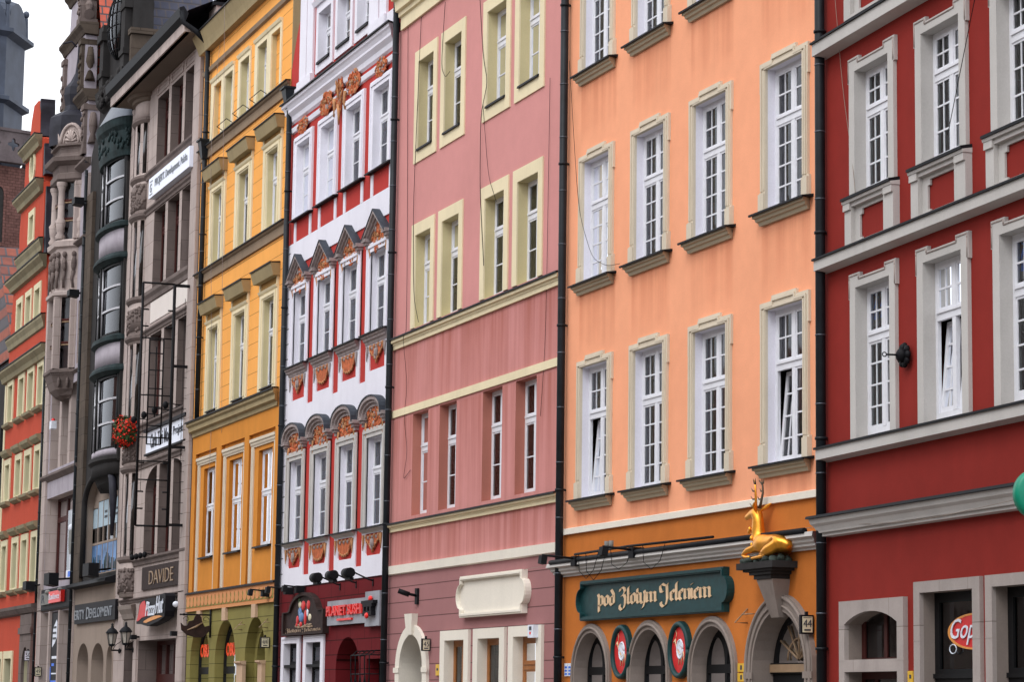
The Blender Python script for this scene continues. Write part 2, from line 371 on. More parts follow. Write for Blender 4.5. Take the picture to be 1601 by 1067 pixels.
    def build(s, name, mats, parent=None, bevel=0.0):
        me = bpy.data.meshes.new(name); me.from_pydata(s.v, [], s.f)
        mats = mats if isinstance(mats, (list, tuple)) else [mats]
        for m in mats: me.materials.append(M[m] if isinstance(m, str) else m)
        me.polygons.foreach_set('material_index', s.m); me.polygons.foreach_set('use_smooth', s.sm); me.update()
        bm = bmesh.new(); bm.from_mesh(me); bmesh.ops.remove_doubles(bm, verts=bm.verts, dist=1e-5); bmesh.ops.recalc_face_normals(bm, faces=bm.faces); bm.to_mesh(me); bm.free()
        o = bpy.data.objects.new(name, me); COL.objects.link(o)
        if parent: o.parent = parent
        if bevel:
            b = o.modifiers.new('bevel', 'BEVEL'); b.width = bevel; b.segments = 2; b.limit_method = 'ANGLE'
        return o

def tag(o, label=None, cat=None, group=None, kind=None):
    for k, v in (('label', label), ('category', cat), ('group', group), ('kind', kind)):
        if v: o[k] = v
    return o
def empty(name, loc=(0, 0, 0), rz=0.0, **kw):
    o = bpy.data.objects.new(name, None); COL.objects.link(o); o.location = loc; o.rotation_euler = (0, 0, rz); o.empty_display_size = .3
    return tag(o, **kw)

def text_mb(txt, u0, u1, z0, z1, y, t=.02, mat=0, bold=.0, slant=0.0, mb=None):
    """lettering fitted into the rectangle u0..u1, z0..z1 on the plane y"""
    cu = bpy.data.curves.new('t', 'FONT'); cu.body = txt; cu.extrude = .02; cu.offset = bold; cu.resolution_u = 3; cu.shear = slant
    ob = bpy.data.objects.new('t', cu); COL.objects.link(ob)
    dg = bpy.context.evaluated_depsgraph_get(); me = bpy.data.meshes.new_from_object(ob.evaluated_get(dg))
    xs = [v.co.x for v in me.vertices]; ys = [v.co.y for v in me.vertices]
    a, b, c, d = min(xs), max(xs), min(ys), max(ys)
    mb = mb or MB()
    mb.add([(u0+(v.co.x-a)/(b-a)*(u1-u0), y-t*(v.co.z/.04+.5), z0+(v.co.y-c)/(d-c)*(z1-z0)) for v in me.vertices], [tuple(p.vertices) for p in me.polygons], mat)
    bpy.data.objects.remove(ob); bpy.data.meshes.remove(me)
    return mb

def nib(mb, strokes, ox, oz, sx, sz, y, t, nb=(.20, .13), mat=0):
    """broad-pen strokes for black-letter writing"""
    for st in strokes:
        for p, q in zip(st[:-1], st[1:]):
            pts = [(p[0]-nb[0]/2, p[1]-nb[1]/2), (p[0]+nb[0]/2, p[1]+nb[1]/2), (q[0]-nb[0]/2, q[1]-nb[1]/2), (q[0]+nb[0]/2, q[1]+nb[1]/2)]
            cx = sum(a for a, _ in pts)/4; cz = sum(b for _, b in pts)/4
            pts = hull(pts)
            if len(pts) < 3: continue
            W2 = [(ox+a*sx, oz+b*sz) for a, b in pts]; n = len(W2)
            vs = [(a, y-t, b) for a, b in W2]+[(a, y, b) for a, b in W2]
            mb.add(vs, [tuple(range(n))]+[(i, (i+1) % n, n+(i+1) % n, n+i) for i in range(n)], mat)
def hull(pts):
    pts = sorted(set(pts))
    def half(ps):
        h = []
        for p in ps:
            while len(h) >= 2 and (h[-1][0]-h[-2][0])*(p[1]-h[-2][1])-(h[-1][1]-h[-2][1])*(p[0]-h[-2][0]) <= 1e-9: h.pop()
            h.append(p)
        return h
    a = half(pts); b = half(pts[::-1]); return a[:-1]+b[:-1]
def minim(x): return [(x-.1, .88), (x, .8), (x, .2), (x+.1, .12)]
BL = {
 'p': (.62, [[(-.12, 1.08), (0, .9), (0, -.42)], [(0, .8), (.2, .93), (.4, .78), (.4, .22), (.2, .07), (0, .18)]]),
 'o': (.62, [[(0, .78), (0, .22), (.2, .07), (.4, .22), (.4, .78), (.2, .93), (0, .78)]]),
 'd': (.62, [[(.4, .22), (.2, .07), (0, .22), (0, .75), (.2, .86), (.38, .8)], [(.4, .22), (.4, .95), (.12, 1.38)]]),
 'Z': (.82, [[(-.05, 1.2), (.0, 1.42), (.22, 1.5), (.42, 1.4), (.48, 1.15), (.3, .9), (.1, .8)], [(.1, .8), (.38, .86), (.52, .6), (.5, .1), (.36, -.28), (.12, -.4), (-.08, -.22), (-.06, .05)]]),
 'L': (.34, [[(.08, 1.5), (0, 1.36), (0, .2), (.12, .08)], [(-.17, .62), (.2, .92)]]),
 'l': (.32, [[(.08, 1.5), (0, 1.36), (0, .2), (.12, .08)]]),
 't': (.36, [[(0, 1.25), (0, .2), (.14, .08)], [(-.14, .9), (.2, .9)]]),
 'y': (.64, [minim(0), [(.36, 1.05), (.44, .85), (.42, .1), (.26, -.3), (.1, -.42)], [(.04, .1), (.2, .05), (.42, .2)]]),
 'm': (1.06, [minim(0), minim(.42), minim(.84), [(0, .78), (.3, .92)], [(.42, .78), (.72, .92)]]),
 'n': (.64, [minim(0), minim(.42), [(0, .78), (.3, .92)]]),
 'i': (.3, [minim(0), [(.0, 1.22), (.06, 1.28)]]),
 'e': (.52, [[(0, .78), (0, .22), (.16, .07), (.36, .2)], [(0, .78), (.2, .93), (.36, .76), (.04, .5)]]),
 'J': (.86, [[(-.2, 1.1), (-.18, 1.35), (0, 1.48), (.22, 1.36), (.48, 1.3), (.56, 1.46)], [(.46, 1.3), (.5, .2), (.36, -.25), (.1, -.38), (-.12, -.22), (-.14, .0)], [(-.2, 1.1), (-.12, .84), (.08, .82)]]),
 ' ': (.5, [])}
def blackletter(mb, txt, u0, u1, zb, xh, y, t=.02, mat=0):
    w = sum(BL[c][0] for c in txt); sx = (u1-u0)/w; x = u0
    for c in txt:
        nib(mb, BL[c][1], x+.12*sx, zb, sx, xh, y, t, mat=mat); x += BL[c][0]*sx

# ------------------------------------------------------------------ windows
rnd = random.Random(7)
def window(B, u0, u1, z0, z1, d=.17, fm='white', zt=None, tth=.13, mull=True, ub=(1, 1), lb=(1, 1), t=.075, cur=None, tilt=None, gm='glass', sill=None, name='window', mw=.11, dark_open=None):
    """casement window: frame > pane, curtain, sash left open.  sits d behind the wall face"""
    m = MB(); w = u1-u0; cu = (u0+u1)/2; e = d+.05
    m.box(u0, u0+t, d, e, z0, z1).box(u1-t, u1, d, e, z0, z1).box(u0+t, u1-t, d, e, z1-t, z1).box(u0+t, u1-t, d, e, z0, z0+t*1.1)
    fields = [(z0+t*1.1, z1-t, lb)]
    if zt:
        m.box(u0+t, u1-t, d-.01, e, zt-tth/2, zt+tth/2).box(u0+t, u1-t, d-.03, d-.0101, zt+tth*.25, zt+tth/2)
        fields = [(z0+t*1.1, zt-tth/2, lb), (zt+tth/2, z1-t, ub)]
    for fi, (a, b, bars) in enumerate(fields):
        cols = [(u0+t, cu-mw/2), (cu+mw/2, u1-t)] if mull else [(u0+t, u1-t)]
        if mull: m.box(cu-mw/2, cu+mw/2, d-.006, e, a, b)
        for ci, (p, q) in enumerate(cols):
            if tilt and fi == 0 and ci in tilt: continue
            r = .035   # the sash's own rails
            m.box(p, p+r, d+.004, e, a, b).box(q-r, q, d+.004, e, a, b).box(p+r, q-r, d+.004, e, a, a+r*1.3).box(p+r, q-r, d+.004, e, b-r, b)
            for k in range(1, bars[0]): x = p+r+(q-p-2*r)*k/bars[0]; m.box(x-.011, x+.011, d+.008, d+.03, a+r*1.3, b-r)
            for k in range(1, bars[1]): z = a+(b-a)*k/bars[1]; m.box(p+r, q-r, d+.007, d+.031, z-.013, z+.013)
    f = m.build(name, fm, B)
    g = MB(); a, b, _ = fields[0]
    if tilt:
        if mull:
            for ci, (p, q) in enumerate([(u0+t, cu-mw/2), (cu+mw/2, u1-t)]):
                if ci not in tilt: g.quad((p, d+.02, a), (q, d+.02, a), (q, d+.02, b), (p, d+.02, b))
        if zt: g.quad((u0+t, d+.02, fields[1][0]), (u1-t, d+.02, fields[1][0]), (u1-t, d+.02, fields[1][1]), (u0+t, d+.02, fields[1][1]))
        if not g.f: g = None
    else: g.quad((u0+t, d+.02, z0+t), (u1-t, d+.02, z0+t), (u1-t, d+.02, z1-t), (u0+t, d+.02, z1-t))
    if g: g.build('pane', gm, f)
    if tilt:
        cols = [(u0+t, cu-mw/2), (cu+mw/2, u1-t)] if mull else [(u0+t, u1-t)]
        for ci in tilt:
            p, q = cols[ci]; s = MB(); r = .07; H = b-a
            s.box(p, p+r, 0, .05, 0, H).box(q-r, q, 0, .05, 0, H).box(p+r, q-r, 0, .05, 0, r).box(p+r, q-r, 0, .05, H-r, H)
            for k in range(1, lb[0]): x = p+r+(q-p-2*r)*k/lb[0]; s.box(x-.012, x+.012, .01, .04, r, H-r)
            for k in range(1, lb[1]): z = H*k/lb[1]; s.box(p+r, q-r, .008, .042, z-.014, z+.014)
            s.quad((p+r, .025, r), (q-r, .025, r), (q-r, .025, H-r), (p+r, .025, H-r), 1)
            an = R(5); s.move(lambda v: Vector((v.x, d+.03+v.y*math.cos(an)+v.z*math.sin(an), a+v.z*math.cos(an)-v.y*math.sin(an))))
            s.build('open_sash', [fm, gm], f)
    if cur:
        c = MB(); kind, cm = cur; n = 30; yb = d+.2 + (.16 if tilt else 0)
        spans = {'full': [(u0, u1)], 'left': [(u0, u0+w*.42)], 'right': [(u1-w*.42, u1)], 'both': [(u0, u0+w*.3), (u1-w*.3, u1)], 'low': [(u0, u1)]}[kind]
        zt2 = z1 if kind != 'low' else z0+(z1-z0)*.45
        for a2, b2 in spans:
            ph = rnd.random()*6
            A = [(a2+(b2-a2)*i/n, yb+.028*math.sin(ph+i*1.55)+.012*math.sin(i*.7+ph)) for i in range(n+1)]
            c.add([(x, y, z0) for x, y in A]+[(x, y, zt2) for x, y in A], [(i, i+1, n+2+i, n+1+i) for i in range(n)], 0, True)
        c.build('curtain', cm, f)
    return f

def sill(par, u0, u1, z, p, cap='dark_metal', under=None, h=.2, capt=.035, name='sill', over=.05):
    m = MB(); m.prof([(0, z), (0, z+capt*1.3), (-p-.03, z+capt*.4), (-p-.03, z-capt*.5), (-p, z-capt*.5), (-p, z)], u0-over, u1+over, 0, 0)
    mats = [cap]
    if under:
        mats.append(under)
        m.prof([(0, z-.002), (-p*.92, z-.002), (-p*.92, z-h*.3), (-p*.7, z-h*.36), (-p*.62, z-h*.62), (-p*.42, z-h*.7), (-p*.3, z-h), (0, z-h)], u0+p*.45, u1-p*.45, 1, .5)
    return m.build(name, mats, par)

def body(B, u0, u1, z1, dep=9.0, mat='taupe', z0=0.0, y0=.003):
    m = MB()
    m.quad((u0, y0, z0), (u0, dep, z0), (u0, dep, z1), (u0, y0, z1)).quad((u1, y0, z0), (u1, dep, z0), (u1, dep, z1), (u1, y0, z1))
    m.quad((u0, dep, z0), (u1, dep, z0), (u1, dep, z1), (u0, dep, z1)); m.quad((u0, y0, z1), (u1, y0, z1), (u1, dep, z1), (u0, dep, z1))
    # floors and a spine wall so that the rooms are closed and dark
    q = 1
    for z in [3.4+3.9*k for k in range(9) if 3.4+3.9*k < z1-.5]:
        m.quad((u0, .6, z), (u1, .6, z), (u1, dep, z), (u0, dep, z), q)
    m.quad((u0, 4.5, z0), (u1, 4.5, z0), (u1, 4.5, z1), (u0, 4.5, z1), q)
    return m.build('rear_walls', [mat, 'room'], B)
def roof(B, u0, u1, z, dep=9.0, mat='tile_street', h=4.0, ov=.1):
    m = MB(); m.quad((u0, -ov, z), (u1, -ov, z), (u1, dep/2, z+h), (u0, dep/2, z+h)); m.quad((u0, dep+.1, z), (u1, dep+.1, z), (u1, dep/2, z+h), (u0, dep/2, z+h))
    m.add([(u0, -ov, z), (u0, dep+.1, z), (u0, dep/2, z+h)], [(0, 1, 2)]); m.add([(u1, -ov, z), (u1, dep+.1, z), (u1, dep/2, z+h)], [(0, 1, 2)])
    return m.build('roof', mat, B)
def shift(poly, du, dz=0): return [(a+du, b+dz) for a, b in poly]

exec_parts = []
# ================================================================== the ground (just below the frame)
m = MB(); m.quad((-900, -900, 0), (900, -900, 0), (900, 900, 0), (-900, 900, 0)); tag(m.build('ground', 'cobbles'), kind='structure')
m = MB(); m.box(-120, .2, -3.2, 0, .004, .13); tag(m.build('pavement', 'slabs'), kind='structure')

# the block across the square: never in the picture, it shades the lower storeys from the sky
def opposite():
    B = empty('house_across_the_square', (-30, -36, 0), label='long plain house block on the far side of the square behind the camera', cat='building')
    m = MB(); m.box(-70, 90, -12, 0, 0, 15)
    for k in range(60):
        for z in (4.5, 8.3, 12): m.box(-69+2.6*k, -67.7+2.6*k, -.05, .02, z, z+2, 1)
    m.build('wall', ['taupe', 'glass_dark'], B)
    m = MB(); m.add([(-70, .3, 15), (90, .3, 15), (90, -12.3, 15), (-70, -12.3, 15), (-70, -6, 20), (90, -6, 20)], [(0, 1, 5, 4), (2, 3, 4, 5), (0, 4, 3), (1, 2, 5)]); m.build('roof', 'tile_street', B)
opposite()

# ================================================================== B2  peach town house
def peach():
    B = empty('peach_townhouse', label='peach four-window town house with orange ground floor and cream-framed tall windows', cat='building', group='row of town houses')
    U0, U1, ZB, ZT = -10.35, .15, 4.67, 18.6
    cs = [-8.62, -6.17, -3.67, -.95]; hw = .635
    rows = [(5.25, 7.68), (9.2, 11.5), (13.15, 15.5)]
    holes = [rect(c-hw, c+hw, a, b) for a, b in rows for c in cs]
    m = MB(); m.plate(rect(U0, U1, ZB+.05, ZT), holes, 0, 0, 0, 1, .2)
    m.build('wall', ['peach', 'white_trim'], B)
    arcs = [(c-.745, c+.745, 0, 2.12, 2.86) for c in (-8.66, -6.07, -3.54)]; door = (-1.98, -.22, 0, 2.15, 3.03)
    m = MB(); m.plate(rect(U0, U1, 0, ZB+.05), [arch(*a) for a in arcs]+[arch(*door)], 0, 0, 0, 1, .3)
    m.build('ground_floor_wall', ['orange', 'stone_arch'], B)
    body(B, U0, U1, ZT, mat='orange'); roof(B, U0, U1, ZT)
    # eared, stepped stone frames
    for ri, (a, b) in enumerate(rows):
        for ci, c in enumerate(cs):
            tl = {(0, 0): [0], (0, 3): [0]}.get((ri, ci))
            f = window(B, c-hw, c+hw, a, b, .13, zt=a+(b-a)*.635, ub=(2, 2), lb=(2, 4), tilt=tl, cur=rnd.choice([('full', 'curtain_dim'), ('both', 'curtain'), ('full', 'curtain_dim'), None]))
            o = [(c-.85, a), (c-.85, a+.36), (c-.80, a+.36), (c-.80, b-.36), (c-.835, b-.36), (c-.835, b+.12), (c-.42, b+.12), (c-.42, b+.2), (c+.42, b+.2), (c+.42, b+.12), (c+.835, b+.12), (c+.835, b-.36), (c+.80, b-.36), (c+.80, a+.36), (c+.85, a+.36), (c+.85, a)]
            m = MB(); hole = rect(c-hw, c+hw, a-.01, b); hole[0] = (c-hw, a+.001); hole[1] = (c+hw, a+.001)
            m.plate(o, [hole], -.045, .045)
            i1 = [(c-.775, a+.37), (c-.775, b+.07), (c-.395, b+.07), (c-.395, b+.15), (c+.395, b+.15), (c+.395, b+.07), (c+.775, b+.07), (c+.775, a+.37), (c+.735, a+.37), (c+.735, b+.03), (c+.36, b+.03), (c+.36, b+.11), (c-.36, b+.11), (c-.36, b+.03), (c-.735, b+.03), (c-.735, a+.37)]
            m.plate(i1, [], -.068, .023)
            i2 = [(c-.70, a+.37), (c-.70, b-.005), (c+.70, b-.005), (c+.70, a+.37), (c+.665, a+.37), (c+.665, b-.03), (c-.665, b-.03), (c-.665, a+.37)]
            m.box(c-.70, c-.655, -.062, -.045, a+.38, b+.0).box(c+.655, c+.70, -.062, -.045, a+.38, b+.0).box(c-.655, c+.655, -.062, -.045, b+.005, b+.045)
            m.box(c-.84, c-.65, -.075, -.0455, a+.002, a+.33).box(c+.65, c+.84, -.075, -.0455, a+.002, a+.33)
            m.build('surround', 'ivory', f)
            sill(f, c-.88, c+.88, a, .17, under='sillstone', h=.17)
    m = MB(); m.prof([(0, 4.79), (-.06, 4.77), (-.06, 4.67), (0, 4.67)], U0, U1, 0, 0); m.build('string_course', 'ivory_white', B)
    m = MB(); m.prof([(0, 4.17), (-.2, 4.15), (-.22, 4.08), (-.15, 4.05), (-.15, 4.01), (-.11, 3.98), (-.11, 3.95), (-.05, 3.93), (-.05, 3.9), (0, 3.9)], U0+.12, U1-.05, 0, 1); m.build('shop_cornice', 'grey_trim', B)
    m = MB(); m.tube([(U0+.1, -.2, 4.17), (U1-.1, -.2, 4.17)], .045, 8); m.build('cornice_flashing', 'dark_metal', B)
    # ground floor arches
    for c in (-8.66, -6.07, -3.54):
        f = MB(); u0, u1 = c-.745, c+.745
        f.plate(arch(u0, u1, 0, 2.12, 2.86), [arch(u0+.07, c-.04, 2.26, 2.27, 2.70), arch(c+.04, u1-.07, 2.26, 2.27, 2.70), rect(u0+.07, c-.04, .5, 2.12), rect(c+.04, u1-.07, .5, 2.12)], .21, .05)
        f = f.build('window', 'black_frame', B)
        g = MB(); g.plate(arch(u0+.03, u1-.03, 0, 2.12, 2.82), [], .24); g.build('pane', 'glass_dark', f)
        g = MB(); g.plate(arch(c-.9, c+.9, 0, 2.12, 3.02), [arch(u0, u1, -.01, 2.12, 2.86)], -.05, .05)
        A = [(c+.83*math.cos(PI*i/24), -.06, 2.12+.82*math.sin(PI*i/24)) for i in range(25)]
        g.tube([(c+.83, -.06, 0)]+A+[(c-.83, -.06, 0)], .028, 6); g.box(c-.9, c-.745, -.054, -.051, 2.08, 2.1).box(c+.745, c+.9, -.054, -.051, 2.08, 2.1)
        g.build('surround', 'stone_arch', f)
    # portal with fanlight
    u0, u1, c = door[0], door[1], -1.1
    f = MB(); f.plate(arch(u0, u1, 0, 2.15, 3.03), [arch(u0+.09, u1-.09, 2.26, 2.27, 2.93)], .28, .05).box(u0, u1, .23, .28, 2.1, 2.26)
    f = f.build('door', 'black_frame', B)
    g = MB(); g.plate(arch(u0+.05, u1-.05, 2.2, 2.21, 2.97), [], .31); g.build('fanlight_pane', 'glass_dark', f)
    g = MB()
    for k in range(1, 6):
        a = PI*k/6; g.tube([(c, .285, 2.3), (c+.72*math.cos(a), .285, 2.3+.6*math.sin(a))], .018, 6)
    g.tube([(c+.38*math.cos(PI*k/12), .285, 2.3+.33*math.sin(PI*k/12)) for k in range(13)], .016, 6); g.box(u0+.02, u1-.02, .21, .229, 2.12, 2.24)
    g.build('fanlight_bars', 'letter_brass', f)
    g = MB(); g.plate(arch(c-1.14, c+1.14, 0, 2.15, 3.29), [arch(u0, u1, -.01, 2.15, 3.03)], -.08, .08)
    for rr, q in ((1.08, .03), (.95, .02)):
        g.tube([(c+rr, -.09, 0)]+[(c+rr*math.cos(PI*i/28), -.09, 2.15+(rr+.01)*math.sin(PI*i/28)) for i in range(29)]+[(c-rr, -.09, 0)], q, 6)
    g.box(c-1.15, c-.86, -.1, -.081, 2.02, 2.12).box(c+.86, c+1.15, -.1, -.081, 2.02, 2.12)
    g.build('portal_surround', 'stone_arch', f)
    # keystone console carrying the stag
    k = MB(); k.add([(c-.13, -.12, 2.93), (c+.13, -.12, 2.93), (c-.27, -.3, 3.5), (c+.27, -.3, 3.5), (c-.13, 0, 2.93), (c+.13, 0, 2.93), (c-.27, 0, 3.5), (c+.27, 0, 3.5)], [(0, 1, 3, 2), (0, 2, 6, 4), (1, 5, 7, 3), (0, 4, 5, 1), (2, 3, 7, 6)])
    k.add([(c-.07, -.14, 3.02), (c+.07, -.14, 3.02), (c-.16, -.29, 3.44), (c+.16, -.29, 3.44)], [(0, 1, 3, 2)])
    k.build('keystone_console', 'stone_arch', B)
    return B
peach()

# ================================================================== B3  pink town house
def pink():
    B = empty('pink_townhouse', label='dusty pink town house with flat cream window bands and mauve ground floor numbered 45', cat='building', group='row of town houses')
    U0, U1, ZT = -20.75, -10.35, 16.75
    ops = [(-19.15, -18.1), (-17.34, -16.25), (-14.64, -13.5), (-12.74, -11.6)]
    r1, r2, r3 = (5.6, 7.82), (9.72, 11.78), (13.68, 15.71)
    holes = [rect(a, b, *r) for r in (r2, r3) for a, b in ops]
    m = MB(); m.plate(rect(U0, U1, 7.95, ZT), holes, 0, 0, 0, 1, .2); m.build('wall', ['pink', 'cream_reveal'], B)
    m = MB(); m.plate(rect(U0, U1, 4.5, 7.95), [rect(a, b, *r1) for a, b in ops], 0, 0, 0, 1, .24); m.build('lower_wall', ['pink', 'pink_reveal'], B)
    dr = (-19.6, -18.02, 0, 2.3, 3.02); sh = [(-16.62, -15.42), (-14.58, -13.33), (-12.56, -11.33)]
    m = MB(); m.plate(rect(U0, U1, 0, 4.5), [arch(*dr)]+[rect(a, b, .6, 2.86) for a, b in sh], 0, 0, 0, 1, .3); m.build('ground_floor_wall', ['mauve', 'ivory_white'], B)
    body(B, U0, U1, ZT, mat='mauve'); roof(B, U0, U1, 17.7)
    cur = {0: ('right', 'curtain'), 1: ('full', 'curtain_dim'), 2: ('both', 'curtain_dim'), 3: ('full', 'curtain_dim')}
    for ri, (a, b) in enumerate((r1, r2, r3)):
        for ci, (p, q) in enumerate(ops):
            tl = [1] if (ri, ci) == (1, 1) else None
            f = window(B, p, q, a, b, .2, zt=a+(b-a)*.66, tth=.14, mull=True, lb=(1, 2), tilt=tl, cur=[('full', 'curtain_dim'), ('both', 'curtain'), ('full', 'curtain'), ('left', 'curtain')][(ri*3+ci*2) % 4], t=.06, mw=.09)
            if ri:
                m = MB(); w = .25
                if ri == 1: o = [(p-w, a), (p-w, b+.26), (q+w, b+.26), (q+w, a), (q, a), (q, b), (p, b), (p, a)]; m.plate(o, [], -.03, .03)
                else: m.plate(rect(p-w, q+w, a-.26, b+.26), [rect(p, q, a, b)], -.03, .03)
                m.build('surround', 'cream', f)
                if ri == 2: s = MB(); s.prof([(.2, a+.1), (-.06, a+.035), (-.075, a-.015), (.2, a+.03)], p+.01, q-.01, 0, 0); s.build('sill', 'dark_metal', f)
    for z, h, nm in ((9.64, .25, 'sill_cornice'), (5.5, .19, 'sill_cornice')):
        m = MB(); m.prof([(0, z-.03), (-.12, z-.04), (-.12, z-h*.42), (-.07, z-h*.5), (-.07, z-h*.62), (-.05, z-h*.7), (-.05, z-h), (0, z-h)], U0+.1, U1, 0, .5); m.build(nm, 'cream', B)
        m = MB(); m.prof([(0, z+.03), (-.15, z-.005), (-.155, z-.04), (0, z-.03)], U0+.1, U1, 0, .5); m.build('sill_flashing', 'dark_metal', B)
    m = MB(); m.prof([(0, 8.03), (-.035, 8.02), (-.035, 7.86), (0, 7.86)], U0, U1, 0, 0); m.build('string_course', 'cream', B)
    m = MB(); m.prof([(0, 4.57), (-.07, 4.56), (-.06, 4.38), (0, 4.36)], U0, U1, 0, 0); m.build('string_course', 'ivory_white', B)
    m = MB()
    m.prof([(0, 16.72), (-.06, 16.72), (-.06, 17.0), (-.12, 17.02), (-.12, 17.12), (-.2, 17.14), (-.22, 17.36), (-.3, 17.38), (-.36, 17.62), (0, 17.65)], U0+.35, U1-.2, 0, 0); m.build('eaves_cornice', 'cream', B)
    m = MB(); m.prof([(0, 17.70), (-.42, 17.68), (-.42, 17.62), (0, 17.65)], U0+.3, U1-.15, 0, 0); m.build('gutter', 'dark_metal', B)
    # arched door, shop windows
    c = -18.81; o = arch(c-1.07, c+1.07, 0, 2.3, 3.24, 24)
    f = MB(); f.plate(arch(*dr), [rect(dr[0]+.12, c-.05, .3, 2.2), rect(c+.05, dr[1]-.12, .3, 2.2)], .6, .06); f = f.build('door', 'sign_brown', B)
    g = MB(); g.plate(o, [arch(dr[0], dr[1], -.01, 2.3, 3.02, 24)], -.07, .07).box(c-1.14, c-.78, -.09, -.071, 2.22, 2.33).box(c+.78, c+1.14, -.09, -.071, 2.22, 2.33)
    g.add([(c-.17, -.12, 3.02), (c+.17, -.12, 3.02), (c-.26, -.14, 3.47), (c+.26, -.14, 3.47), (c-.17, 0, 3.02), (c+.17, 0, 3.02), (c-.26, 0, 3.47), (c+.26, 0, 3.47)], [(0, 1, 3, 2), (0, 2, 6, 4), (1, 5, 7, 3), (2, 3, 7, 6), (0, 4, 5, 1)])
    g.rim(arch(dr[0], dr[1], 0, 2.3, 3.02, 24), .3, .6, 0); g.build('portal_surround', 'ivory_white', f)
    for i, (a, b) in enumerate(sh):
        f = window(B, a, b, .6, 2.86, .15, fm='oak_frame', zt=2.3 if i == 2 else None, mull=(i == 0), t=.09, name='shop_window', cur=('low', 'curtain'))
        g = MB(); g.plate([(a-.28, .3), (a-.28, 3.06), (b+.28, 3.06), (b+.28, .3)], [rect(a, b, .6, 2.86)], -.06, .06); g.build('surround', 'ivory_white', f)
    # blank cartouche panel
    a, b, z0, z1 = -15.53, -11.95, 3.3, 4.13; zc = (z0+z1)/2
    def cart(e):
        L = [(a+e, z0+e), (b-e, z0+e), (b-e, zc-.26)]; L += [(b-e*.6+.2*math.cos(t), zc+.24*math.sin(t)) for t in [PI*(-.5+k/10) for k in range(11)]]
        L += [(b-e, zc+.26), (b-e, z1-e), (a+e, z1-e), (a+e, zc+.26)]; L += [(a+e*.6-.2*math.cos(t), zc+.24*math.sin(t)) for t in [PI*(.5-k/10) for k in range(11)]]; return L+[(a+e, zc-.26)]
    m = MB(); m.plate(cart(0), [cart(.09)], -.12, .12).plate(cart(.03), [cart(.07)], -.14, .02); m.plate(cart(.06), [], -.06)
    m.build('cartouche_panel', 'ivory_white', B)
    return B
pink()

# ================================================================== stucco relief helper
def relief(m, cu, cz, w, h, seed, y=-.02, matA=0, matB=1, grey=2, mask=None):
    r = random.Random(seed); n = 30
    P = [(cu+w*.47*(.72+.28*r.random())*math.cos(2*PI*k/n), cz+h*.5*(.72+.28*r.random())*math.sin(2*PI*k/n)) for k in range(n)]
    if mask: P = [(x, min(z, mask(x))) for x, z in P]
    m.plate(P, [], y-.02, .02, matA)
    for k in range(46):
        t = r.random()*2*PI; q = math.sqrt(r.random()); x = cu+w*.44*q*math.cos(t); z = cz+h*.47*q*math.sin(t)
        if mask: z = min(z, mask(x)-.02)
        s_ = .6+.8*r.random(); m.blob((x, y-.025, z), (w*.026*s_, .028, h*.085*s_), r.choice([matA, matA, matA, matB, grey]), 6, 4, rot=math.pi/2-t+r.uniform(-.6, .6))
    for s_ in (-1, 1):
        Q = [(cu+s_*(w*.08+w*.3*(1-k/10)*abs(math.cos(k*.5))), y-.035, cz-h*.05+h*.3*math.sin(k*.5)*(1-k/13)) for k in range(10)]
        if mask: Q = [(a, b, min(c, mask(a)-.03)) for a, b, c in Q]
        m.tube(Q, [h*.03*(1-k/14) for k in range(10)], 5, matB)
    for k in range(5):
        t = PI*(k+.5)/5; m.blob((cu+w*.06*math.cos(t), y-.05, cz-h*.02+h*.09*math.sin(t)), (w*.018, .025, h*.06), matB, 6, 4, rot=t-PI/2)

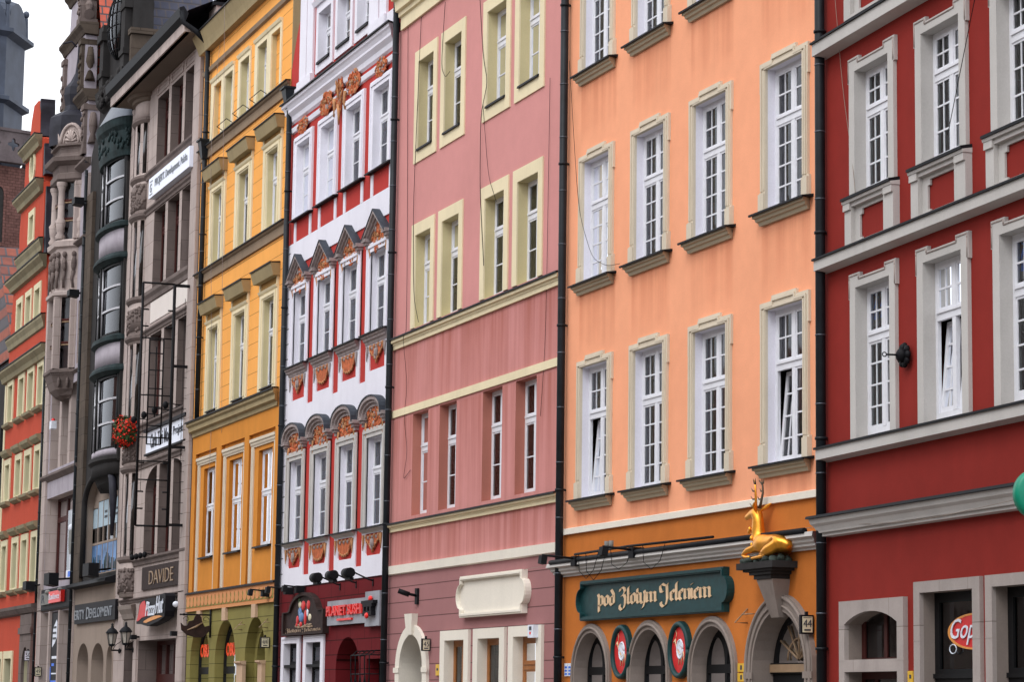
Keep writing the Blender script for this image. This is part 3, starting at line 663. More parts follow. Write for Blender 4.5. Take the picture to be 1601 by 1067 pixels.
# ================================================================== B4  red and white baroque house
def baroque():
    B = empty('red_and_white_baroque_house', label='red and white baroque house with stucco-filled window pediments and a scrolled gable', cat='building', group='row of town houses')
    U0, U1 = -29.95, -20.75
    ops = [(-29.02, -27.85), (-26.8, -25.63), (-24.62, -23.42), (-22.4, -21.2)]
    out = [(a-.27, b+.25) for a, b in ops]
    r1, r2, r3 = (5.5, 7.58), (9.97, 11.91), (13.8, 15.78)
    at = [(-27.3, -26.2), (-25.6, -24.5), (-23.92, -22.95)]; r4 = (17.55, 18.85)
    m = MB(); m.plate(rect(U0, U1, 4.4, 17.0), [rect(a, b, *r) for r in (r1, r2, r3) for a, b in ops], 0, 0, 0, 1, .19)
    m.build('wall', ['red', 'white_trim'], B)
    # scrolled attic gable
    L = [(U0, 16.9), (U0, 18.0)]
    for k in range(9): t = k/8; L.append((U0+.08+.72*(1-math.cos(t*PI/2)), 18.05+1.15*math.sin(t*PI/2)*t))
    L += [(-28.95, 19.6), (-28.95, 21.2), (-27.9, 21.5), (-27.4, 22.3), (-25.3, 23.6), (-23.2, 22.3), (-22.8, 21.5), (-21.5, 21.2), (-21.5, 19.6)]
    for k in range(8, -1, -1): t = k/8; L.append((U1-.0-.72*(1-math.cos(t*PI/2)), 18.05+1.15*math.sin(t*PI/2)*t))
    L += [(U1, 16.9)]
    m = MB(); m.plate(L[::-1], [rect(a, b, *r4) for a, b in at], 0, .35, 0, 1, .2, back=False); m.build('attic_gable', ['red', 'white_trim'], B)
    m = MB(); m.plate(rect(U0, U1, 0, 4.4), [arch(-24.63, -22.78, 0, 2.35, 3.07), rect(-29.1, -27.9, .8, 3.0), rect(-27.07, -25.8, .8, 3.0), rect(-22.2, -21.0, 1.2, 2.55)], 0, 0, 0, 0, .35); m.build('ground_floor_wall', 'crimson_low', B)
    body(B, U0, U1, 17.0, mat='crimson_low'); roof(B, U0, U1, 17.0, h=5.5, ov=-.3)
    # the white facing of the two lower storeys, cut away round red strips and hoods
    def comb(z0, zt, zs):
        st = [(-27.6, -27.08), (-25.38, -24.9), (-23.17, -22.68)]
        P = [(-29.35, zt)]
        for a, b in st: P += [(a, zt), (a, z0), (b, z0), (b, zt)]
        return P+[(-20.95, zt), (-20.95, zs), (-29.35, zs)]
    m = MB()
    def pan(i, z0, z1, e): a, b = ops[i]; return [(a+.02+e, z0), (b-.02-e, z0), (b-.02, z0+e), (b-.02, z1), (a+.02, z1), (a+.02, z0+e)]
    H = [comb(4.67, 7.8, 8.34), comb(8.93, 12.12, 12.62)]+[rect(a, b, *r) for r in (r1, r2) for a, b in ops]+[pan(i, 4.88, 5.38, .06) for i in range(4)]+[pan(i, 9.13, 9.72, .0) for i in range(4)]
    m.plate(rect(U0, U1, 4.4, 13.24), H, -.03, .03)
    for z in [4.75+.393*k for k in range(22)]:   # dark joints of the corner quoins
        m.box(U0, -29.42, -.034, -.0305, z, z+.022, 1); m.box(-20.93, U1, -.034, -.0305, z, z+.022, 1)
    m.build('white_facing', ['white_trim', 'letter_dark'], B)
    # storey 1 and 2 frames, hoods and swag panels
    for ri, (a, b) in enumerate((r1, r2, r3)):
        for ci, (p, q) in enumerate(ops):
            c = (p+q)/2
            tl = [1] if (ri, ci) == (1, 3) else None
            f = window(B, p, q, a, b, .125, zt=a+(b-a)*.64, lb=(1, 2), t=.06, mw=.09, tilt=tl, cur=[('full', 'curtain'), ('full', 'curtain_dim'), ('both', 'curtain')][(ri*2+ci) % 3] if ri else ('both', 'curtain_dim'))
            m = MB(); o0, o1 = out[ci]
            m.plate([(o0, a), (o0, b+.22), (o1, b+.22), (o1, a), (q, a), (q, b), (p, b), (p, a)], [], -.06, .06)
            m.plate([(o0+.05, a), (o0+.05, b+.17), (o1-.05, b+.17), (o1-.05, a), (o1-.12, a), (o1-.12, b+.1), (o0+.12, b+.1), (o0+.12, a)], [], -.085, .025)
            m.build('surround', 'white_trim' if ri else 'grey_trim', f)
            if ri == 0: sill(f, o0-.02, o1+.02, a, .15, 'dark_metal', 'grey_trim', .1)
            elif ri == 1: sill(f, o0-.02, o1+.02, a, .17, 'dark_metal', 'stucco_grey', .22)
            else: sill(f, o0-.02, o1+.02, a, .12, 'dark_metal')
            if ri < 2:
                z0 = (8.05, 12.22)[ri]; zp = (8.52, 12.84)[ri]; hw = .88; pr = .2; m = MB(); n = 14
                def path(k, e):
                    if ri == 0:
                        t = PI*k/n; return (c-(hw-e)*math.cos(t), z0+(zp-z0-e)*math.sin(t)**.8)
                    s = abs(k/n*2-1); return (c+(hw-e)*(k/n*2-1), z0+(zp-z0-e)*(1-s))
                for (e0, e1, y0, y1, mt) in ((0, .03, -pr-.02, 0, 1), (.03, .11, -pr, 0, 0), (.11, .18, -pr*.72, 0, 0), (.18, .26, -pr*.45, 0, 0)):
                    A = [path(k, e0) for k in range(n+1)]; I = [path(k, e1) for k in range(n+1)]
                    vs = [(x, y0, z) for x, z in A]+[(x, y0, z) for x, z in I]+[(x, y1, z) for x, z in A]+[(x, y1, z) for x, z in I]; K = n+1
                    fs = []
                    for k in range(n): fs += [(k, k+1, K+k+1, K+k), (k, 2*K+k, 2*K+k+1, k+1), (K+k, K+k+1, 3*K+k+1, 3*K+k)]
                    fs += [(0, K, 3*K, 2*K), (n, 2*K+n, 3*K+n, K+n)]
                    m.add(vs, fs, mt)
                for s in (-1, 1):   # impost blocks under the hood ends
                    x = c+s*(hw-.1); m.box(x-.14, x+.14, -pr*.95, 0, z0-.05, z0+.03).box(x-.1, x+.1, -pr*.7, 0, z0-.12, z0-.052).box(x-.06, x+.06, -pr*.5, 0, z0-.2, z0-.122)
                m.build('window_hood', ['stucco_grey', 'slate'], f)
                m = MB(); mk = (lambda x, c=c, z0=z0, zp=zp, ri=ri: (z0+(zp-z0-.24)*(1-abs(x-c)/.8)) if ri else z0+(zp-z0-.22)*math.sqrt(max(0, 1-((x-c)/.75)**2))+.0); relief(m, c, z0-.02, 1.3, .72, 10*ri+ci, -.03, mask=mk)
                for s in (-1, 1):
                    m.tube([(c+s*.62, -.05, z0-.12), (c+s*.66, -.06, z0-.25), (c+s*.6, -.06, z0-.36), (c+s*.66, -.05, z0-.46)], [.035, .028, .022, .01], 6, 1)
                m.build('stucco_relief', ['stucco', 'stucco_gold', 'stucco_grey'], f)
                # swag panel under the sill
                z1 = (5.3, 9.66)[ri]; zb = (4.93, 9.25)[ri]; x0, x1 = p+.06, q-.06; w = x1-x0; m = MB(); top = [(x1, z1+.04), (x0, z1+.04)]
                if ci in (0, 3): B2 = [0, .32, .22, .5, .42, .72, .62, .98, .62, .72, .42, .5, .22, .3, 0]
                else: B2 = [.0, .5, .58, .86, .74, .95, .8, .98, .8, .95, .74, .86, .58, .5, .0]
                prof = [(x0+w*k/(len(B2)-1), z1-(z1-zb)*v) for k, v in enumerate(B2)]
                m.plate(top+[(x0, z1)]+prof[1:-1]+[(x1, z1)], [], -.045, .03, 0)
                for k in range(len(prof)-1): m.tube([(prof[k][0], -.05, prof[k][1]), (prof[k+1][0], -.05, prof[k+1][1])], .013, 5, 1)
                for k in range(7): m.blob((x0+w*(k+.5)/7, -.05, z1+.02-.04*(k % 2)), (.05, .03, .05), 2 if k % 2 else 1, 6, 4)
                if ci in (0, 3): m.blob((c, -.06, z1-.14), (.07, .04, .1), 2); m.tube([(c-.1, -.06, z1-.05), (c-.12, -.06, z1-.2), (c, -.06, z1-.3), (c+.12, -.06, z1-.2), (c+.1, -.06, z1-.05)], .015, 5, 2)
                for s in (-1, 1): m.tube([(c+s*(w/2+.14), -.06, z1+.05), (c+s*(w/2+.12), -.06, z1-.1), (c+s*(w/2+.15), -.06, z1-.3)], [.035, .028, .008], 6, 1 if ri == 0 else 2)
                m.build('swag_panel', ['stucco', 'stucco_gold', 'stucco_grey'], f)
            else:
                m = MB()   # white strips below the third-floor sills
                m.box(p-.2, p-.02, -.025, 0, 13.25, a-.03); m.build('apron_strip', 'white_trim', f); m = MB(); m.box(q+.02, q+.2, -.025, 0, 13.25, a-.03); m.build('apron_strip', 'white_trim', f)
    # architrave line with rocaille over the third floor
    m = MB(); m.prof([(0, 16.33), (-.07, 16.32), (-.05, 16.2), (0, 16.18)], U0+.3, U1-.05, 0, 0)
    m.build('architrave_moulding', 'white_trim', B)
    for ci, (p, q) in enumerate(ops):
        m = MB(); c = (p+q)/2
        if ci in (0, 3): relief(m, c, 16.2, 1.05, .5, 40+ci, -.06)
        else:
            relief(m, c+(-.05 if ci == 1 else .05), 16.3, 1.2, .66, 50+ci, -.07)
            s = -1 if ci == 1 else 1
            m.tube([(c-s*.62, -.08, 16.25), (c-s*.7, -.09, 16.0), (c-s*.62, -.08, 15.8)], [.05, .04, .02], 6, 1)
        m.build('rocaille_relief', ['stucco', 'stucco_gold', 'stucco_grey'], B)
    m = MB(); relief(m, -25.1, 16.42, .62, .9, 77, -.08)
    for k in range(7): m.tube([(-25.2+.03*k, -.16, 16.62-.05*k), (-25.12+.03*k, -.18, 16.5-.06*k)], .02, 5, 1)
    relief(m, -25.1, 16.0, .34, .6, 78, -.07); m.tube([(-25.1, -.12, 16.0), (-25.02, -.12, 15.7), (-25.1, -.1, 15.5)], [.05, .035, .01], 6, 1)
    m.build('mask_relief', ['stucco', 'stucco_gold', 'stucco_grey'], B)
    # main cornice
    m = MB(); m.prof([(0, 17.0), (-.25, 16.98), (-.25, 16.9), (-.21, 16.86), (-.17, 16.78), (-.17, 16.72), (-.08, 16.62), (-.06, 16.5), (0, 16.45)], U0+.25, U1-.2, 0, 1); m.build('main_cornice', 'white_trim', B)
    m = MB(); m.prof([(0, 17.05), (-.29, 17.02), (-.3, 16.975), (0, 17.0)], U0+.24, U1-.19, 0, 1); m.build('cornice_flashing', 'dark_metal', B)
    # attic: pilasters, base, windows
    for a, b in ((-28.98, -28.36), (-28.3, -27.75), (-22.75, -22.17), (-22.08, -21.55)): m = MB(); m.box(a, b, -.06, 0, 17.4, 20.9).box(a-.03, b+.03, -.09, -.0605, 20.6, 20.9); m.build('attic_pilaster', 'white_trim', B)
    for a, b, y_, z_ in ((-29.0, -27.72, -.12, 17.4), (-22.78, -21.5, -.12, 17.4), (U0+.1, -29.02, -.06, 17.33), (-21.48, U1-.05, -.06, 17.4)): m = MB(); m.box(a, b, y_, 0, 17.02, z_); m.build('attic_pedestal', 'white_trim', B)
    for p, q in at:
        f = window(B, p, q, r4[0], r4[1], .17, zt=18.35, lb=(1, 2), mull=False, t=.06, cur=('full', 'curtain'))
        m = MB(); m.plate(rect(p-.2, q+.2, 17.3, 19.05), [rect(p, q, *r4)], -.05, .05); m.prof([(0, 19.2), (-.15, 19.18), (-.1, 19.06), (0, 19.05)], p-.2, q+.2, 0, 1); m.build('surround', 'white_trim', f)
        s = MB(); s.prof([(.17, 17.62), (-.09, 17.57), (-.1, 17.5), (.17, 17.56)], p+.01, q-.01, 0, 0); s.build('sill', 'black', f)
    # ground floor windows, arch, grille
    for i, (p, q) in enumerate(((-29.1, -27.9), (-27.07, -25.8))):
        f = window(B, p, q, .8, 3.0, .13, fm='black_frame', zt=2.45, mull=False, t=.08, name='shop_window', cur=('full', 'sign_cream') if i == 0 else None)
        m = MB(); m.plate([(p-.25, .5), (p-.25, 3.17), (q+.25, 3.17), (q+.25, .5)], [rect(p, q, .8, 3.0)], -.05, .05).box(p-.2, q+.2, -.065, -.051, 3.1, 3.13); m.rim(rect(p+.001, q-.001, .8, 2.999), 0, .125); m.build('surround', ['white_trim'], f)
        m = MB(); m.box(p+.0, q-.0, -.03, .12, 2.4, 2.47); m.build('transom_shelf', 'black_frame', f)
    f = MB(); f.plate(arch(-24.63, -22.78, 0, 2.35, 3.07), [rect(-24.4, -23.8, .3, 2.2), rect(-23.6, -23.0, .3, 2.2)], .7, .05); f.rim(arch(-24.63, -22.78, 0, 2.35, 3.07), .35, .7, 1); f.build('door', ['sign_brown', 'crimson_low'], B)
    f = window(B, -22.2, -21.0, 1.2, 2.55, .3, fm='black_frame', mull=True, name='shop_window')
    g = MB()
    for k in range(5): x = -22.3+1.4*k/4; g.tube([(x, -.32, 1.1), (x, -.34, 2.6), (x, -.2, 2.72), (x, 0, 2.72)], .014, 5)
    for z in (1.3, 1.75, 2.2, 2.62): g.tube([(-22.32, 0, z), (-22.32, -.33, z), (-20.9, -.33, z), (-20.9, 0, z)], .014, 5)
    for k in range(4):
        for s in (0, 1): x = -22.3+.35*k; g.tube([(x, -.33, 1.3+.9*s), (x+.35, -.33, 2.2-.9*s)], .011, 5)
    g.build('iron_grille', 'black', f)
    return B
baroque()

# ================================================================== B5  yellow house
def yellow():
    B = empty('yellow_townhouse', label='golden yellow house with bracket-like window hoods above an olive green arcaded shop floor', cat='building', group='row of town houses')
    U0, U1, ZT = -39.85, -29.95, 20.1
    op = [(-38.1, -37.05), (-35.12, -34.02), (-32.08, -30.97)]
    r2, r3, r4 = (9.78, 12.16), (14.05, 16.17), (17.8, 19.43)
    o4 = [(-37.1, -36.18, 0), (-35.3, -34.32, 0), (-33.4, -32.42, 0)]; blind = [(-38.4, -37.5), (-31.96, -31.05)]
    m = MB(); m.plate(rect(U0, U1, 9.4, ZT+1.0), [rect(a, b, *r) for r in (r2, r3) for a, b in op]+[rect(a, b, *r4) for a, b, _ in o4]+[rect(a, b, *r4) for a, b in blind], 0, 0, 0, 1, .22)
    for a, b in blind: m.quad((a, .12, r4[0]), (b, .12, r4[0]), (b, .12, r4[1]), (a, .12, r4[1]), 0)
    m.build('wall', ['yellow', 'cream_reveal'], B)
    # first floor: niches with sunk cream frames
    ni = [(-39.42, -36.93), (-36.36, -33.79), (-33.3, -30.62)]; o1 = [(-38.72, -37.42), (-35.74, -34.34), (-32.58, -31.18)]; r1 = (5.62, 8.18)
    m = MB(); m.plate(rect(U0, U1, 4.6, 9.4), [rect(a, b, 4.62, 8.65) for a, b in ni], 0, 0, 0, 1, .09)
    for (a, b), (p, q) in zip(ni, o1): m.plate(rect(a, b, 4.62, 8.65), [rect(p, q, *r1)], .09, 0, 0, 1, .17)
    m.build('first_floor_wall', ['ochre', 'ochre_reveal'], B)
    m = MB(); ar = [(-39.35, -37.1), (-36.42, -34.16), (-33.14, -31.06)]
    m.plate(rect(U0, U1, 0, 4.1), [arch(a, b, 0, 2.62, 3.76) for a, b in ar], 0, 0, 0, 0, .3); m.build('ground_floor_wall', 'olive', B)
    body(B, U0, U1, ZT+1.0, mat='ochre'); roof(B, U0+.4, U1-.1, 21.1, h=4.5, ov=.0)
    for i, (a, b) in enumerate(o1):
        f = window(B, a, b, r1[0], r1[1], .2, zt=7.05, t=.07, cur=[('full', 'curtain'), ('full', 'curtain_dim'), ('full', 'curtain_dim')][i])
        n0, n1 = ni[i]; m = MB()
        m.plate([(n0+.05, 4.66), (n0+.05, 8.53), (n1-.05, 8.53), (n1-.05, 4.66), (n1-.28, 4.66), (n1-.28, 8.3), (n0+.3, 8.3), (n0+.3, 4.66)], [], .05, .04)
        m.prof([(.05, 8.52), (-.01, 8.52), (-.01, 8.44), (.02, 8.42), (.02, 8.37), (.05, 8.32)], n0+.06, n1-.06, 0, 0).box(n0+.12, n0+.2, .035, .049, 4.66, 8.3); m.build('surround', 'ivory', f)
        s = MB(); s.prof([(.25, r1[0]+.05), (.0, r1[0]), (-.01, r1[0]-.05), (.25, r1[0]-.03)], a-.15, b+.1, 0, 0); s.build('sill', 'dark_metal', f)
    for ri, r in enumerate((r2, r3)):
        for ci, (a, b) in enumerate(op):
            tl = {(1, 1): [1], (1, 2): [1], (0, 1): [1]}.get((ri, ci)); c = (a+b)/2
            f = window(B, a, b, r[0], r[1], .145, zt=r[0]+(r[1]-r[0])*.63, t=.06, mw=.09, tilt=tl, cur=('full', 'curtain') if (ri+ci) % 2 else ('both', 'curtain_dim'))
            m = MB(); w = .36 if ri == 0 else .4
            m.plate([(a-w, r[0]-(.12 if ri == 0 else 0)), (a-w, r[1]+.24), (b+w, r[1]+.24), (b+w, r[0]-(.12 if ri == 0 else 0)), (b, r[0]-(.12 if ri == 0 else 0)), (b, r[1]), (a, r[1]), (a, r[0]-(.12 if ri == 0 else 0))], [], -.045, .045)
            m.plate([(a-.2, r[0]), (a-.2, r[1]+.12), (b+.2, r[1]+.12), (b+.2, r[0]), (b+.08, r[0]), (b+.08, r[1]+.04), (a-.08, r[1]+.04), (a-.08, r[0])], [], -.07, .025)
            m.prof([(-.045, r[1]+.24), (-.11, r[1]+.24), (-.08, r[1]+.18), (-.045, r[1]+.15)], a-w, b+w, 0, 0)
            m.box(a-w, a-w+.09, -.06, 0, r[1]+.241, (12.62, 16.58)[ri]).box(b+w-.09, b+w, -.06, 0, r[1]+.241, (12.62, 16.58)[ri])
            m.build('surround', 'cream', f)
            z = (12.62, 16.58)[ri]
            m = MB(); m.box(a-w+.1, b+w-.1, -.03, 0, r[1]+.25, z-.002); m.build('hood_panel', 'hoodpanel', f)
            m = MB(); m.prof([(0, z+.34), (-.28, z+.32), (-.27, z+.24), (-.2, z), (0, z)], a-w-.05, b+w+.05, 0, .25); m.build('window_hood', 'buff', f)
            m = MB(); m.prof([(0, z+.38), (-.31, z+.345), (-.31, z+.31), (-.28, z+.321), (0, z+.341)], a-w-.06, b+w+.06, 0, .25); m.build('hood_flashing', 'dark_metal', f)
            if ri == 0:
                s = MB(); s.prof([(.2, r[0]+.05), (-.08, r[0]), (-.09, r[0]-.04), (.2, r[0]-.01)], a-.02, b+.02, 0, 0); s.build('sill', 'dark_metal', f)
    for i, (a, b, _) in enumerate(o4):
        f = window(B, a, b, r4[0], r4[1], .17, zt=18.85, t=.06, mw=.09, mull=False, cur=('full', 'curtain_dim'))
        if True:
            m = MB(); m.tube([(a-.12, -.02, 17.86), (a-.12, -.2, 17.96), (b+.1, -.2, 17.96), (b+.1, -.02, 17.86)], .012, 5); m.build('window_guard_rail', 'black', f)
    for a, b, hs in ((-38.75, -36.04, [(-38.4, -37.5), (-37.1, -36.18)]), (-35.55, -34.18, [(-35.3, -34.32)]), (-33.7, -30.9, [(-33.4, -32.42), (-31.96, -31.05)])):
        m = MB(); m.plate(rect(a, b, 17.7, 19.66), [rect(p, q, r4[0]-.02, r4[1]) for p, q in hs], -.04, .04); m.prof([(-.04, 19.66), (-.1, 19.66), (-.07, 19.58), (-.04, 19.56)], a, b, 0, 0)
        m.build('attic_surround', 'cream', B)
    # cornices
    m = MB(); m.prof([(0, 9.62), (-.2, 9.6), (-.2, 9.5), (-.14, 9.45), (-.14, 9.33), (-.05, 9.28), (-.05, 9.18), (0, 9.16)], U0+.1, U1-.45, 0, 1); m.build('first_floor_cornice', 'buff', B)
    m = MB(); m.prof([(0, 9.67), (-.24, 9.63), (-.24, 9.58), (-.2, 9.6), (0, 9.62)], U0+.1, U1-.45, 0, 1); m.build('cornice_flashing', 'dark_metal', B)
    for z, nm in ((14.0, 0), (17.72, 0)):
        m = MB(); m.prof([(0, z), (-.14, z-.01), (-.11, z-.07), (-.06, z-.1), (-.06, z-.34), (0, z-.35)], U0+.1, U1-.05, 0, .6); m.build('string_cornice', 'brownband', B)
        m = MB(); m.prof([(0, z+.045), (-.17, z+.01), (-.17, z-.025), (0, z+.001)], U0+.1, U1-.05, 0, .6); m.build('cornice_flashing', 'dark_metal', B)
    m = MB(); m.prof([(0, 20.12), (-.1, 20.1), (-.08, 19.98), (0, 19.95)], U0+.2, U1, 0, .5); m.build('string_cornice', 'brownband', B)
    m = MB(); m.prof([(0, 20.62), (-.2, 20.62), (-.22, 20.72), (-.26, 20.86), (-.36, 21.12), (-.38, 21.2), (0, 21.2)], U0+.3, U1, 0, 1); m.build('eaves_cornice', 'buff', B)
    m = MB(); m.prof([(0, 21.25), (-.42, 21.24), (-.42, 21.2), (0, 21.201)], U0+.3, U1, 0, 1); m.build('gutter', 'dark_metal', B)
    m = MB(); m.box(U1-.002, U1+.04, 0, 6, 16.9, 21.2); m.build('party_wall', 'buff', B)
    # scalloped frieze above the shop
    m = MB(); m.prof([(0, 4.6), (-.06, 4.59), (-.05, 4.11), (0, 4.1)], U0, U1-.2, 0, 0); m.prof([(-.05, 4.16), (-.07, 4.16), (-.07, 4.09), (-.05, 4.09)], U0, U1-.2, 0, 0)
    m.prof([(-.052, 4.47), (-.062, 4.47), (-.06, 4.19), (-.052, 4.19)], U0+.05, U1-.25, 1, 0)
    n = 22; wd = (U1-U0-.4)/n
    for k in range(n):   # hanging tongues in front of the green ground
        c = U0+.1+wd*(k+.5); h = wd*.40
        T = [(c-h, 4.50), (c-h*.8, 4.40), (c-h, 4.34)]+[(c-h*math.cos(PI*j/8), 4.30-.085*math.sin(PI*j/8)) for j in range(9)]+[(c+h, 4.34), (c+h*.8, 4.40), (c+h, 4.50)]
        m.plate(T, [], -.072, .012, 0)
    m.build('scalloped_frieze', ['fringe', 'fringe_dark'], B)
    m = MB(); m.prof([(0, 4.66), (-.1, 4.62), (-.1, 4.58), (0, 4.6)], U0, U1-.15, 0, 0); m.build('cornice_flashing', 'dark_metal', B)
    for a, b in ar:
        c = (a+b)/2; m = MB(); m.box(c-.2, c+.2, -.08, 0, 3.74, 4.09); m.build('keystone', 'salmon_stone', B)
    for i, (a, b) in enumerate(ar[:2]):
        f = MB(); f.plate(arch(a, b, 0, 2.62, 3.76), [arch(a+.12, b-.12, 2.5, 2.62, 3.6), rect(a+.12, b-.12, .4, 2.3)], .25, .05); f = f.build('shop_window', 'black_frame', B)
        p = MB(); p.plate(arch(a+.08, b-.08, .3, 2.62, 3.66), [], .28); p.build('pane', 'glass_dark', f)
    a, b = ar[2]; f = MB(); f.plate(arch(a, b, 0, 2.62, 3.76), [arch(a+.25, b, 0.01, 2.62, 3.5)], .26, .7, 0); f.plate(arch(a, b, 0, 2.62, 3.76), [], 1.2); f.build('door_recess', 'olive', B)
    for u, w in ((-33.05+-.0, .62), (-30.95, .42)):
        m = MB(); m.box(u-w/2-.25, u+w/2-.25, -.1, 0, .1, 2.52).prof([(0, 2.62), (-.17, 2.61), (-.17, 2.57), (-.1, 2.52), (0, 2.52)], u-w/2-.27, u+w/2-.23, 0, 0); m.build('pilaster', 'salmon_stone', B)
    return B
yellow()
# ================================================================== B1  oxblood red house, turned four degrees to the street
def oxblood():
    B = empty('dark_red_townhouse', (.2, 0, 0), R(-4), label='dark red house nearest the camera with eared grey window frames and stone shop doorways', cat='building', group='row of town houses')
    U0, U1, ZT = -.02, 9.9, 15.2
    cols = [1.94, 4.17, 6.41, 8.65]; hw = .575
    r1, r2, r3 = (5.4, 7.57), (8.93, 10.75), (12.3, 14.2)
    m = MB(); m.plate(rect(U0, U1, 4.1, ZT), [rect(c-hw, c+hw, *r) for r in (r1, r2, r3) for c in cols], 0, 0, 0, 1, .19); m.build('wall', ['oxblood', 'grey_trim'], B)
    wh = [(.96, 2.72)]; dw = [(3.42, 4.97), (5.52, 7.05)]
    seg = [(2.72, 2.27), (2.72, 2.77)]+[(1.84+.88*math.cos(PI*(.28+.44*k/10))/math.cos(PI*.28), 2.77+(.17)*(math.sin(PI*(.28+.44*k/10))-math.sin(PI*.28))/(1-math.sin(PI*.28))) for k in range(1, 10)]+[(.96, 2.77), (.96, 2.27)]
    m = MB(); m.plate(rect(U0, U1, 0, 4.1), [seg, rect(.96, 2.72, .2, 2.1)]+[rect(a, b, .0, 3.13) for a, b in dw], 0, 0, 0, 1, .26); m.build('ground_floor_wall', ['oxblood', 'stone_arch'], B)
    body(B, U0, U1, ZT, mat='oxblood'); roof(B, U0, U1, ZT)
    for ri, (a, b) in enumerate((r1, r2, r3)):
        for ci, c in enumerate(cols):
            tl = [0, 1] if (ri, ci) == (0, 1) else None
            f = window(B, c-hw, c+hw, a+(.05 if ri == 0 else 0), b, .13, zt=a+(b-a)*.66, ub=(2, 2), lb=(2, 4 if ri == 0 else 3), t=.07, tilt=tl, cur=None if (ri == 1 or tl) else ('low', 'curtain_dim'))
            e, bw, T = .80, .765, b+.21
            o = [(c-bw, a), (c-bw, b-.15), (c-e, b-.15), (c-e, T), (c-.42, T), (c-.42, T-.07), (c+.42, T-.07), (c+.42, T), (c+e, T), (c+e, b-.15), (c+bw, b-.15), (c+bw, a), (c+hw, a), (c+hw, b), (c-hw, b), (c-hw, a)]
            m = MB(); m.plate(o, [], -.055, .055)
            i = [(c-e+.03, b-.14), (c-e+.03, T-.03), (c-.45, T-.03), (c-.45, T-.10), (c+.45, T-.10), (c+.45, T-.03), (c+e-.03, T-.03), (c+e-.03, b-.14)]
            for p, q in zip(i[:-1], i[1:]): m.tube([(p[0], -.058, p[1]), (q[0], -.058, q[1])], .012, 4, 1)
            m.build('surround', ['grey_trim', 'stone_light'], f)
            if ri:
                m = MB(); zt, zb = a-.12, a-.75
                m.plate(rect(c-.83, c+.83, zb, zt), [rect(c-.6, c+.5, zb+.04, zt-.06)], -.1, .1)
                n = [(c-.36, zb+.04), (c-.36, zb+.1), (c-.43, zb+.1), (c-.43, zt-.2), (c-.36, zt-.2), (c-.36, zt-.12), (c+.38, zt-.12), (c+.38, zt-.2), (c+.44, zt-.2), (c+.44, zb+.1), (c+.38, zb+.1), (c+.38, zb+.04)]
                m.plate(rect(c-.6, c+.5, zb+.035, zt-.06), [n[::-1]], -.035, .03)
                m.box(c+.55, c+.83, -.13, -.101, zt-.1, zt).box(c-.83, c-.6, -.13, -.101, zt-.1, zt); m.build('apron_panel', 'grey_trim', f)
                s = MB(); s.prof([(0, a+.0), (-.17, a-.035), (-.17, a-.075), (0, a-.05)], c-.84, c+.84, 0, 0); s.prof([(0, a-.051), (-.15, a-.077), (-.14, a-.118), (0, a-.118)], c-.84, c+.84, 1, 0); s.build('sill', ['dark_metal', 'grey_trim'], f)
    for z, h, p, nm in ((8.14, .16, .2, 'cornice'), (5.34, .16, .18, 'cornice'), (11.42, .19, .22, 'cornice')):
        m = MB(); m.prof([(0, z), (-p, z-.01), (-p, z-h), (0, z-h-.03)], U0+.22, U1, 0, 0); m.build(nm, 'grey_trim', B)
        m = MB(); m.prof([(0, z+.06), (-p-.03, z+.02), (-p-.03, z-.01), (0, z+.001)], U0+.2, U1, 0, 0); m.build('cornice_flashing', 'dark_metal', B)
    m = MB(); m.prof([(0, 4.34), (-.26, 4.31), (-.24, 4.24), (-.2, 4.2), (-.17, 4.14), (-.16, 4.11), (-.12, 4.11), (-.12, 4.06), (0, 4.05)], U0+.4, U1, 0, 1); m.build('shop_cornice', 'grey_trim', B)
    m = MB(); m.prof([(0, 4.4), (-.29, 4.355), (-.3, 4.315), (-.26, 4.312), (0, 4.342)], U0+.4, U1, 0, 1); m.build('cornice_flashing', 'dark_metal', B)
    # stone-framed arched window
    m = MB(); m.plate(rect(.77, 2.93, 0, 3.1), [seg, rect(.96, 2.72, .19, 2.1)], -.07, .07); m.box(.77, .96, -.073, -.0705, 2.745, 2.753).box(2.72, 2.93, -.073, -.0705, 2.245, 2.253).box(.77, .96, -.073, -.0705, 2.255, 2.262)
    f = MB(); f.plate(rect(.9, 2.8, .1, 3.0), [rect(1.05, 1.4, .3, 2.0), rect(1.5, 2.62, .3, 2.0), rect(1.08, 1.72, 2.3, 2.92), rect(1.82, 2.62, 2.3, 2.92)], .2, .05); f = f.build('shop_window', 'brown_frame', B)
    m.build('surround', 'stone_pale', f); g = MB(); g.quad((.9, .22, .1), (2.8, .22, .1), (2.8, .22, 3), (.9, .22, 3)); g.build('pane', 'glass_dark', f)
    for (a, b), o in zip(dw, (5.18, 7.3)):
        f = MB(); f.plate(rect(a, b, 0, 3.13), [rect(a+.14, b-.1, .3, 1.75), rect(a+.14, b-.1, 2.12, 3.0)], .16, .05).box(a, b, .13, .16, 2.0, 2.06).box(a, b, .13, .16, 1.8, 1.86); f = f.build('shop_door', 'black_frame', B)
        g = MB(); g.quad((a+.1, .19, .2), (b-.05, .19, .2), (b-.05, .19, 3.05), (a+.1, .19, 3.05)); g.build('pane', 'glass_dark', f)
        g = MB(); g.plate([(a-.19, 0), (a-.19, 3.28), (o, 3.28), (o, 0), (b, 0), (b, 3.13), (a, 3.13), (a, 0)], [], -.06, .06)
        for z in (2.49, 1.2): g.box(a-.19, a, -.063, -.0602, z, z+.01).box(b, o, -.063, -.0602, z, z+.01)
        g.box(a+.6, a+.61, -.063, -.0602, 3.13, 3.28); g.build('surround', 'stone_pale', f)
    return B
RB = oxblood()

